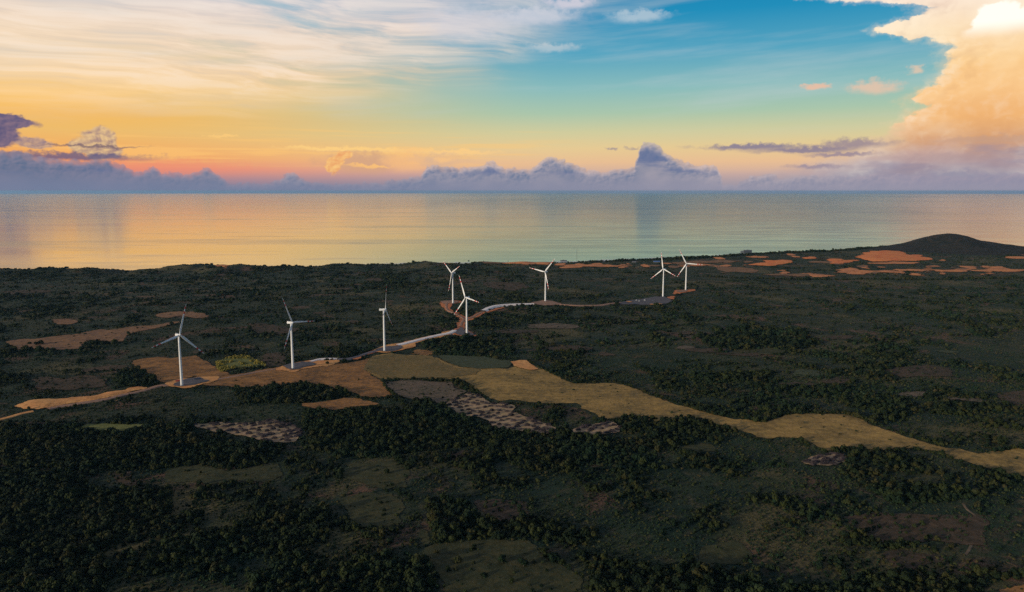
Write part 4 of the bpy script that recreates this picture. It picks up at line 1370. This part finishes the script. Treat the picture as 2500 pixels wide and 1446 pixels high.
HEDGES = [([(930, 928), (1000, 927), (1080, 930), (1140, 933)], 4), ([(932, 930), (950, 955), (968, 968)], 3.5), ([(1135, 935), (1172, 962), (1190, 974)], 4),
          ([(1290, 880), (1320, 900), (1400, 936), (1457, 934), (1494, 931), (1520, 937), (1575, 958), (1640, 980), (1700, 999)], 3.5), ([(1700, 999), (1745, 1011)], 2.2),
          ([(1800, 1018), (1863, 1030), (1900, 1016), (1950, 1009), (2055, 1009), (2110, 1022), (2180, 1052), (2300, 1089)], 4),
          ([(2372, 1097), (2403, 1105), (2444, 1100), (2500, 1092)], 5), ([(1466, 1024), (1500, 1027), (1570, 1019), (1620, 1027), (1690, 1021)], 3.2), ([(1705, 1024), (1760, 1044), (1840, 1071), (1890, 1082)], 2.4),
          ([(2009, 1103), (2069, 1099), (2166, 1102), (2240, 1097), (2300, 1110), (2360, 1135), (2460, 1162), (2500, 1168)], 4),
          ([(1230, 987), (1300, 988), (1370, 990)], 3.5), ([(868, 972), (900, 975), (967, 971)], 3.5), ([(735, 935), (800, 948), (862, 964)], 4),
          ([(180, 918), (230, 910), (300, 903)], 4), ([(1930, 967), (1970, 948), (2020, 942), (2120, 945), (2200, 958), (2255, 956)], 4.5), ([(2088, 965), (2110, 976), (2132, 989)], 4.5),
          ([(2270, 967), (2340, 963)], 4), ([(1550, 890), (1575, 905), (1600, 918)], 4), ([(1640, 886), (1720, 880)], 4), ([(1720, 893), (1830, 887)], 4), ([(2390, 1040), (2480, 1048)], 4.5),
          ([(1840, 958), (1900, 968), (1940, 975)], 4), ([(1700, 675), (1800, 680), (1950, 684), (2100, 682), (2300, 684), (2500, 680)], 7), ([(1350, 662), (1450, 664), (1560, 668), (1640, 668)], 7),
          ([(0, 1033), (80, 1031), (185, 1033)], 4), ([(1320, 1340), (1340, 1365), (1390, 1388), (1415, 1412)], 4), ([(1120, 640), (1300, 640)], 4)]

def keep_mask(X, Y, with_plot=True):
    k = np.ones(len(X), bool)
    for P in NO_TREE:
        k &= ~pip(X, Y, P)
    return k


def grid_points(y0, y1, sp):
    ys = np.arange(y0, y1, sp)
    out = []
    for y in ys:
        hw = y * 0.86 + 120
        xs = np.arange(-hw, hw, sp)
        out.append(np.column_stack([xs, np.full(len(xs), y)]))
    p = np.vstack(out)
    return p + RS.uniform(-.5, .5, p.shape) * sp


def on_land(X, Y):
    return (np.interp(X, CX, CY) - Y) > -20


TREES, SHR = [], []
for y0, y1, sp, kf in ((600, 1700, 4.7, .76), (1700, 2600, 7.8, 1.1), (2600, 3700, 10.5, 1.35), (3700, 5700, 13.0, 1.5)):
    p = grid_points(y0, y1, sp)
    X, Y = p[:, 0], p[:, 1]
    k = on_land(X, Y) & keep_mask(X, Y)
    X, Y = X[k], Y[k]
    n1 = fbm(X / 130, Y / 130, 51, 4, .6)
    n2 = fbm(X / 420, Y / 420, 57, 3)
    n3 = fbm(X / 38, Y / 38, 63, 3)
    cf = 1.0 - 0.5 * smooth(1400, 2400, Y)
    d = 0.46 + cf * (1.0 * n1 + 0.6 * n2) + 0.75 * n3
    # denser towards the lower left of the view, opener on the right
    d = d + 0.18 * (1 - smooth(-500, 200, X)) * (1 - smooth(900, 1300, Y)) - 0.2 * smooth(0, 900, X)
    size = 0.62 + 0.5 * np.clip(d, 0, 1)
    sz = np.ones(len(X))
    for P in WOOD:
        m_ = pip(X, Y, P)
        d[m_] = 1.25 + 0.4 * n3[m_]
        size[m_] = 1.1 + 0.25 * n3[m_]
    for P, dv, sv in SPARSE:
        m_ = pip(X, Y, P)
        d[m_] = dv
        size[m_] = sv
    ym = pip(X, Y, YELLOW)
    d[ym] = .12 + .5 * n3[ym]
    r = RS.uniform(0, 1, len(X))
    tree = r < np.clip((d - 0.25) * 1.1, 0.0, 1.0)
    tree |= (r < 0.02)
    for P, dv, sv in SPARSE:
        m_ = pip(X, Y, P)
        tree[m_] = r[m_] < dv
    shrub = (~tree) & (RS.uniform(0, 1, len(X)) < np.clip(0.62 + 0.8 * fbm(X / 60, Y / 60, 71, 3), 0.12, 0.95)) & ~ym
    for P, dv, sv in SPARSE:
        m_ = pip(X, Y, P)
        shrub[m_] &= RS.uniform(0, 1, m_.sum()) < dv * 1.5
    soft = tree & (RS.uniform(0, 1, len(X)) < 0.62 * smooth(1150, 1500, Y)) & (size < 1.1)
    tree &= ~soft
    s = np.clip(np.exp(RS.normal(-.06, .40, len(X))), .4, 2.1) * size * kf
    for sel, lst, base in ((tree, TREES, 3.6), (shrub, SHR, 1.9), (soft, SHR, 3.1)):
        lst.append(np.column_stack([X[sel], Y[sel], height(X[sel], Y[sel]) - .25, s[sel] * base, np.interp(Y[sel], [1500, 2600, 4000], [1.0, .75, .5])]))
for pix, sz in HEDGES:
    P = np.array([ground_px(*q) for q in pix])
    for a, b in zip(P[:-1], P[1:]):
        L = float(np.hypot(*(b - a)))
        n = max(2, int(L / (sz * 1.1)))
        k = (np.arange(n) + RS.uniform(0, 1, n)) / n
        q = a[None] + (b - a)[None] * k[:, None] + RS.normal(0, sz * .35, (n, 2))
        s = sz * np.exp(RS.normal(0, .3, n)) * .72
        ok = RS.uniform(0, 1, n) < .85
        TREES.append(np.column_stack([q[ok, 0], q[ok, 1], height(q[ok, 0], q[ok, 1]) - .25, s[ok], np.full(ok.sum(), .95)]))
# fine low scrub close by, where single bushes can still be made out
p = grid_points(600, 1500, 4.2)
X, Y = p[:, 0], p[:, 1]
k = keep_mask(X, Y) & (RS.uniform(0, 1, len(X)) < np.clip(.42 + .9 * fbm(X / 45, Y / 45, 77, 3), .06, .85))
X, Y = X[k], Y[k]
dn = np.full(len(X), .8)
for P, dv, sv in SPARSE:
    dn[pip(X, Y, P)] = dv * 2.2
k = RS.uniform(0, 1, len(X)) < dn
X, Y = X[k], Y[k]
SHR.append(np.column_stack([X, Y, height(X, Y) - .2, np.exp(RS.normal(0, .4, len(X))) * 1.05, np.full(len(X), 1.0)]))
# tree line on the coast at the right, in front of the sea
xs = np.arange(300, 2900, 7.0)
for rep in range(5):
    x = xs + RS.uniform(-4, 4, len(xs))
    y = np.interp(x, CX, CY) - 15 - rep * 22 + RS.uniform(-12, 12, len(xs))
    dens_ = fbm(x / 120, y / 300, 91, 3) > -.35
    s = RS.uniform(3.5, 7.5, len(xs)) * (1 + .5 * fbm(x / 90, y * 0, 95, 3))
    TREES.append(np.column_stack([x, y, height(x, y) - .3, s, np.full(len(x), .9)])[dens_])
TREES = np.vstack(TREES)
SHR = np.vstack(SHR)

# --- the largest 300 in view become trees of their own
tx, ty = to_px(TREES[:, :3])
dist = np.sqrt(TREES[:, 0] ** 2 + TREES[:, 1] ** 2 + CAM_H ** 2)
app = TREES[:, 3] / dist * ((tx > 6) & (tx < 2494) & (ty < 1452) & (ty > 0))
order = np.argsort(-app)
near_idx = order[:288]
rest = np.ones(len(TREES), bool)
rest[near_idx] = False


def trunk_vf(seed):
    rs = np.random.RandomState(seed)
    parts = []

    def limb(p0, p1, r0, r1):
        p0, p1 = Vector(p0), Vector(p1)
        q = (p1 - p0).to_track_quat('Z', 'Y').to_matrix().to_4x4()
        V, F = [], []
        for z, r in ((0, r0), (.5, (r0 + r1) * .5), (1, r1)):
            for k in range(6):
                a = k * math.pi / 3
                V.append(tuple(p0 + q @ Vector((r * math.cos(a), r * math.sin(a), z * (p1 - p0).length))))
        for i in range(2):
            for k in range(6):
                F.append((i * 6 + k, i * 6 + (k + 1) % 6, (i + 1) * 6 + (k + 1) % 6, (i + 1) * 6 + k))
        parts.append((V, F))
    limb((0, 0, -.1), (rs.uniform(-.05, .05), rs.uniform(-.05, .05), .8), .10, .06)
    for k in range(3):
        a = rs.uniform(0, 6.28)
        limb((0, 0, .4 + .1 * k), (.45 * math.cos(a), .45 * math.sin(a), .85), .05, .02)
    return join_vf(*parts)


TRUNKS = [make_mesh('trunk', trunk_vf(s), M['bark'], False) for s in range(3)]


def zone(px, py):
    if px < 200: return 'dark tree at the corner of the bottom left wood', 'trees of the wood in the bottom left corner'
    if px < 420: return 'dark tree in the wood near the bottom left corner', 'trees of the wood in the bottom left corner'
    if px < 820: return 'dark tree in the wood left of the bottom clearing', 'trees of the wood left of the bottom clearing'
    if px < 1060: return 'dark tree crowding the left edge of the bottom clearing', 'trees on the left edge of the bottom clearing'
    if px < 1460: return 'dark tree scattered over the grassy bottom clearing', 'trees over the grassy bottom clearing'
    if px < 1900: return 'dark tree in the thicket right of the bottom clearing', 'trees of the thicket right of the bottom clearing'
    if px < 2300: return 'dark tree below the brown clearing at bottom right', 'trees below the brown clearing'
    return 'dark tree in the corner above the tan field', 'trees of the bottom right corner'


def plant_tree(x, y, z, s, label, group):
    r = thing('tree', label, 'tree', (x, y, z), random.uniform(0, 6.28), group)
    r.scale = (s * random.uniform(.9, 1.1), s * random.uniform(.9, 1.1), s * random.uniform(.9, 1.25))
    child('trunk', random.choice(TRUNKS), r)
    child('crown', random.choice(CROWNS), r)


q1, q2 = np.quantile(TREES[near_idx, 3], (.33, .67))
for i in near_idx:
    x, y, z, s = TREES[i][:4]
    lb, gr = zone(tx[i], ty[i])
    lb = lb.replace('dark', 'large dark' if s > q2 else 'smaller dark' if s < q1 else 'dark', 1)
    if ty[i] > 1432:
        lb = lb + ', at the very edge'
    plant_tree(x, y, z, s, lb, gr)
for (px, py, s, lab) in [(1118, 1374, 4.6, 'leftmost of the lone dark trees on the grassy clearing at the bottom'), (1226, 1374, 4.8, 'upright lone dark tree in the middle of the grassy bottom clearing'),
                         (1278, 1384, 5.6, 'broadest lone dark tree on the right of the grassy bottom clearing'), (1094, 1394, 3.2, 'small pointed lone tree low on the grassy bottom clearing'),
                         (1151, 1345, 2.4, 'tiny lone shrub near the top of the grassy bottom clearing'), (1050, 1392, 4.4, 'lone dark tree at the left rim of the grassy bottom clearing'),
                         (799, 891, 4.6, 'lone dark tree on the orange soil beside the short pale road'), (88, 843, 5.0, 'lone tree on the dry strip at far left'),
                         (100, 841, 6.0, 'taller of two lone trees on the dry strip at far left')]:
    x, y = ground_px(px, py)
    plant_tree(x, y, float(height(x, y)) + (1.5 if py < 1000 else .2), s, lab, None)

kf = TREES[rest]
sc3 = np.column_stack([kf[:, 3] * RS.uniform(.88, 1.12, len(kf)), kf[:, 3] * RS.uniform(.88, 1.12, len(kf)), kf[:, 3] * kf[:, 4] * RS.uniform(.85, 1.25, len(kf))])
scatter('woodland', kf[:, :3], sc3, PC['tree'], 'dark green bushy woodland covering the plain between the fields', 'woodland')
sc3 = np.column_stack([SHR[:, 3], SHR[:, 3], SHR[:, 3] * SHR[:, 4] * RS.uniform(.7, 1.1, len(SHR))])
scatter('scrub', SHR[:, :3], sc3, PC['shrub'], 'low olive and brown scrub between the trees', 'scrub')
gx, gy = np.meshgrid(np.arange(YELLOW[:, 0].min(), YELLOW[:, 0].max(), 3.6), np.arange(YELLOW[:, 1].min(), YELLOW[:, 1].max(), 3.6))
gx, gy = gx.ravel() + RS.uniform(-1.5, 1.5, gx.size), gy.ravel() + RS.uniform(-1.5, 1.5, gy.size)
k = pip(gx, gy, YELLOW) & (RS.uniform(0, 1, len(gx)) < np.clip(.45 + 1.6 * fbm(gx / 28, gy / 28, 83, 3), .05, .95))
gx, gy = gx[k], gy[k]
s = np.exp(RS.normal(.6, .4, len(gx)))
scatter('yellow_scrub', np.column_stack([gx, gy, height(gx, gy) + 1.2]), np.column_stack([s, s, s]), PC['yellow'], 'bright yellow green scrub patch right of the nearest turbine', 'scrub')


# ------------------------------------------------------------------ heaps of cut brush on the cleared plots
def heap_vf(seed):
    rs = np.random.RandomState(seed)
    bm = bmesh.new()
    bmesh.ops.create_icosphere(bm, subdivisions=2, radius=1.0)
    for v in bm.verts:
        k = 1 + .28 * math.sin(3.1 * v.co.x + seed) * math.cos(2.7 * v.co.y - seed) + rs.uniform(-.12, .12)
        v.co = Vector((v.co.x * k * 1.35, v.co.y * k * .8, max(v.co.z, -.15) * .42 * k))
    bm.verts.index_update()
    V = [tuple(v.co) for v in bm.verts]
    F = [tuple(v.index for v in f.verts) for f in bm.faces]
    bm.free()
    for _ in range(34):          # branches sticking out
        a = rs.uniform(0, 6.28)
        r = rs.uniform(.1, .95)
        p = np.array((1.3 * r * math.cos(a), .8 * r * math.sin(a), .36 * math.sqrt(max(0, 1 - r * r)) + .02))
        d = np.array((math.cos(a) + rs.normal() * .8, math.sin(a) + rs.normal() * .8, abs(rs.normal()) * .6))
        d /= np.linalg.norm(d)
        q = p + d * rs.uniform(.25, .6)
        w = np.cross(d, (0, 0, 1.0)) * .05
        o = len(V)
        V += [tuple(p - w), tuple(p + w), tuple(q), tuple(p + np.array((0, 0, .09)))]
        F += [(o, o + 1, o + 2), (o + 1, o + 3, o + 2), (o + 3, o, o + 2)]
    return V, F


HEAPS = [make_mesh('brush_heap', heap_vf(s), M['brush'], False) for s in range(5)]
PLOT_TXT = {'upper': ('dark heap of brush in the big cleared plot', 'brush heaps of the big cleared plot', 16.0, 110),
            'right': ('dark heap of brush in the second cleared plot', 'brush heaps of the plot beside the big one', 15.0, 22),
            'left': ('dark heap of brush in the left cleared plot', 'brush heaps of the left cleared plot', 15.0, 62),
            'small': ('dark heap of brush in the small oval plot', 'brush heaps of the small oval plot', 12.0, 26)}
for nm, P in PLOT:
    lab, grp, sp, nmax = PLOT_TXT[nm]
    got = []
    tries = 0
    x0, y0 = P.min(0)
    x1, y1 = P.max(0)
    while len(got) < nmax and tries < 6000:
        tries += 1
        q = np.array((random.uniform(x0, x1), random.uniform(y0, y1)))
        if not pip(np.array([q[0]]), np.array([q[1]]), P)[0]:
            continue
        if edge_dist(np.array([q[0]]), np.array([q[1]]), P)[0] < 4:
            continue
        if any(abs(q[0] - g[0]) / 1.25 + abs(q[1] - g[1]) * .62 < sp * .72 for g in got):
            continue
        got.append(q)
    for q in got:
        o = bpy.data.objects.new('brush_heap', random.choice(HEAPS))
        COL.objects.link(o)
        s = random.uniform(2.7, 5.2)
        o.location = (q[0], q[1], float(height(q[0], q[1])) + 1.3)
        o.rotation_euler = (0, 0, random.uniform(-.5, .5))
        o.scale = (s * random.uniform(.8, 1.25), s * random.uniform(.8, 1.3), s * random.uniform(1.1, 2.0))
        u = (q[0] - x0) / (x1 - x0)
        v = (q[1] - y0) / (y1 - y0)
        where = ('at its far edge' if v > .72 else 'at its near edge' if v < .28 else 'midway across it') + (', left end' if u < .25 else ', right end' if u > .75 else ', left half' if u < .5 else ', right half')
        lb = lab.replace('dark heap', 'large dark heap' if s > 4.4 else 'small dark heap' if s < 3.4 else 'dark heap') + ', ' + where
        o['label'], o['category'], o['group'] = lb, 'brush heap', grp

# ------------------------------------------------------------------ things on the turbine pads
M['bluepaint'] = paint('dark_blue_paint', C4(.02, .035, .075), .5, .5)
M['rust'] = paint('red_container_paint', C4(.30, .04, .03), .5, .5)
M['glass'] = paint('dark_glass', C4(.02, .025, .03), .1, .1)
M['tyre'] = paint('tyre_rubber', C4(.02, .02, .02), .9, .1)


def container(px, py, rz, mat, label):
    x, y = ground_px(px, py)
    r = thing('shipping_container', label, 'container', (x, y, float(height(x, y)) + 2.3), rz)
    body = [box_vf(-6.1, 6.1, -1.2, 1.2, .15, 2.7)]
    for k in range(26):
        xx = -5.7 + k * .45
        body += [box_vf(xx, xx + .22, -1.26, -1.19, .35, 2.5), box_vf(xx, xx + .22, 1.19, 1.26, .35, 2.5)]
    child('body', make_mesh('body', join_vf(*body), mat, False), r)
    child('frame', make_mesh('frame', join_vf(*[box_vf(a, a + .2, b, b + .2, 0, 2.8) for a in (-6.16, 5.96) for b in (-1.3, 1.1)]), mat, False), r)
    d = make_mesh('door', join_vf(box_vf(6.1, 6.16, .03, 1.08, .3, 2.55)), mat, False)
    child('door', d, r)
    child('door', make_mesh('door', box_vf(6.1, 6.16, -1.08, -.03, .3, 2.55), mat, False), r)


container(483, 928.5, rad(12), M['bluepaint'], 'dark blue shipping container on the grey pad right of the nearest turbine')
container(437, 933.5, rad(18), M['rust'], 'dull red shipping container behind the foot of the nearest turbine')
container(1550, 744, rad(-10), M['bluepaint'], 'dark blue container at the lower edge of the pad with white vans')


def van(px, py, rz, label):
    x, y = ground_px(px, py)
    r = thing('parked_van', label, 'van', (x, y, float(height(x, y)) + 1.85), rz, 'white vans on the far pad')
    # side profile swept across the width
    pr = [(-2.6, .5), (2.5, .5), (2.6, 1.1), (1.9, 1.35), (1.3, 2.2), (-2.5, 2.3), (-2.65, 1.6)]
    V = [(a, -.95, z) for a, z in pr] + [(a, .95, z) for a, z in pr]
    n = len(pr)
    F = [tuple(range(n)), tuple(range(2 * n - 1, n - 1, -1))] + [(k, k + n, (k + 1) % n + n, (k + 1) % n) for k in range(n)]
    child('body', make_mesh('body', (V, F), M['white'], False), r)
    child('windscreen', make_mesh('windscreen', ([(1.87, -.8, 1.42), (1.87, .8, 1.42), (1.36, .8, 2.12), (1.36, -.8, 2.12), (1.92, -.8, 1.44), (1.92, .8, 1.44), (1.41, .8, 2.14), (1.41, -.8, 2.14)], [(4, 5, 6, 7), (0, 3, 2, 1), (0, 1, 5, 4), (2, 3, 7, 6)]), M['glass'], False), r)
    wm = ring_verts([(-.12, .36), (.12, .36)], 12)
    for a in (-1.7, 1.7):
        for b in (-.92, .92):
            child('wheel', make_mesh('wheel', ([(v[0] + a, v[2] + b, v[1] + .36) for v in wm[0]], wm[1]), M['tyre'], False), r)


van(1554, 735.2, .3, 'white van at the left of the row parked on the far grey pad')
van(1561, 737.2, .5, 'white van second from left, lowest of the row on the far grey pad')
van(1574, 735.0, .1, 'white van at the right of the row on the far grey pad')

# ------------------------------------------------------------------ town on the far coast
M['cwall'] = paint('grey_wall', C4(.05, .065, .085), .8, .4)
M['cwall2'] = paint('pale_wall', C4(.12, .135, .15), .8, .4)
M['broof'] = paint('blue_roof', C4(.04, .13, .34), .5, .2)
M['groof'] = paint('grey_roof', C4(.12, .13, .15), .7, .2)


def building(px, py, w, d, h, floors, wall, label, roof='flat', rmat=None, rz=0.0, cat='building'):
    x, y = ground_px(px, py)
    r = thing('coastal_building', label, cat, (x, y, float(height(x, y)) - .5), rz)
    child('wall', make_mesh('wall', box_vf(-w / 2, w / 2, -d / 2, d / 2, 0, h), wall, False), r)
    if roof == 'flat':
        child('roof', make_mesh('roof', join_vf(box_vf(-w / 2 - .4, w / 2 + .4, -d / 2 - .4, d / 2 + .4, h, h + .6), box_vf(-w * .12, w * .08, -d * .2, d * .2, h + .6, h + 3.2)), rmat or M['groof'], False), r)
    else:
        V = [(-w / 2 - .5, -d / 2 - .6, h), (w / 2 + .5, -d / 2 - .6, h), (w / 2 + .5, d / 2 + .6, h), (-w / 2 - .5, d / 2 + .6, h), (-w / 2 - .5, 0, h + d * .28), (w / 2 + .5, 0, h + d * .28)]
        child('roof', make_mesh('roof', (V, [(0, 1, 5, 4), (2, 3, 4, 5), (1, 2, 5), (3, 0, 4), (3, 2, 1, 0)]), rmat or M['groof'], False), r)
    nx = max(2, int(w / 5))
    pane = make_mesh('window', join_vf(box_vf(-.8, .8, -.06, .06, -.7, .7)), M['glass'], False)
    for f in range(floors):
        for k in range(nx):
            child('window', pane, r, Matrix.Translation((-w / 2 + (k + .5) * w / nx, -d / 2 - .05, h * (f + .55) / floors)))


building(1376, 641, 40, 14, 13, 3, M['cwall'], 'dark square block standing alone left of the thin mast')
building(1405, 640, 30, 12, 11, 2, M['cwall'], 'low dark block at the foot of the thin mast')
building(1825, 621, 46, 18, 25, 6, M['cwall'], 'tall grey apartment block rising over the far coast tree line')
building(1812, 621, 22, 18, 22, 5, M['cwall2'], 'paler narrow tower touching the tall grey apartment block')
building(1603, 641, 34, 14, 5, 1, M['cwall2'], 'long low hall with a bright blue roof on the far coast', 'gable', M['broof'])
building(1548, 641, 20, 10, 5, 1, M['cwall2'], 'pale house left of the blue roofed hall', 'gable', M['groof'])
for i, (px, py, lab) in enumerate([(1474, 640, 'pale house at the left end of the cluster in the coast trees'), (1484, 636, 'pale house high in the cluster in the coast trees'),
                                   (1496, 637, 'pale house at the right end of the cluster in the coast trees'), (1438, 639, 'pale house alone between the mast and the cluster')]):
    building(px, py, 13, 8, 4.5, 1, M['cwall2'], lab, 'gable', M['groof'], .2 * i, 'house')

x, y = ground_px(1408, 640)
r = thing('lattice_mast', 'thin dark lattice mast standing above the coast trees', 'mast', (x, y, float(height(x, y))))
parts = []
for k in range(3):
    a = k * 2 * math.pi / 3
    bx, by = 1.6 * math.cos(a), 1.6 * math.sin(a)
    V = []
    for z, f in ((0, 1.0), (72, .25)):
        for dx, dy in ((-.22, -.22), (.22, -.22), (.22, .22), (-.22, .22)):
            V.append((bx * f + dx, by * f + dy, z))
    parts.append((V, [(0, 1, 5, 4), (1, 2, 6, 5), (2, 3, 7, 6), (3, 0, 4, 7), (4, 5, 6, 7)]))
child('leg', make_mesh('leg', join_vf(*parts[:1]), M['darksteel'], False), r)
child('leg', make_mesh('leg', join_vf(*parts[1:2]), M['darksteel'], False), r)
child('leg', make_mesh('leg', join_vf(*parts[2:]), M['darksteel'], False), r)
child('brace', make_mesh('brace', join_vf(*[box_vf(-1.5 + z * .016, 1.5 - z * .016, -.12, .12, z, z + .25) for z in range(4, 72, 6)]), M['darksteel'], False), r)
child('antenna', make_mesh('antenna', ring_verts([(72, .12), (80, .06)], 6), M['darksteel'], False), r)

# ------------------------------------------------------------------ haze
def build_haze():
    m = bpy.data.materials.new('haze')
    m.use_nodes = True
    t = m.node_tree
    t.nodes.clear()
    v = t.nodes.new('ShaderNodeVolumePrincipled')
    v.inputs['Color'].default_value = (.32, .66, 1.0, 1)
    v.inputs['Density'].default_value = 0.0000075
    v.inputs['Anisotropy'].default_value = 0.2
    o = t.nodes.new('ShaderNodeOutputMaterial')
    t.links.new(v.outputs[0], o.inputs['Volume'])
    h = mesh_obj('haze', *box_vf(-125000, 125000, -125000, 125000, SEA_Z - 8, CAM_H + 12), m)
    h['kind'] = 'stuff'
    h['label'] = 'thin bluish evening haze over plain and sea'
    h['category'] = 'haze'


USE_HAZE = True
if USE_HAZE:
    build_haze()
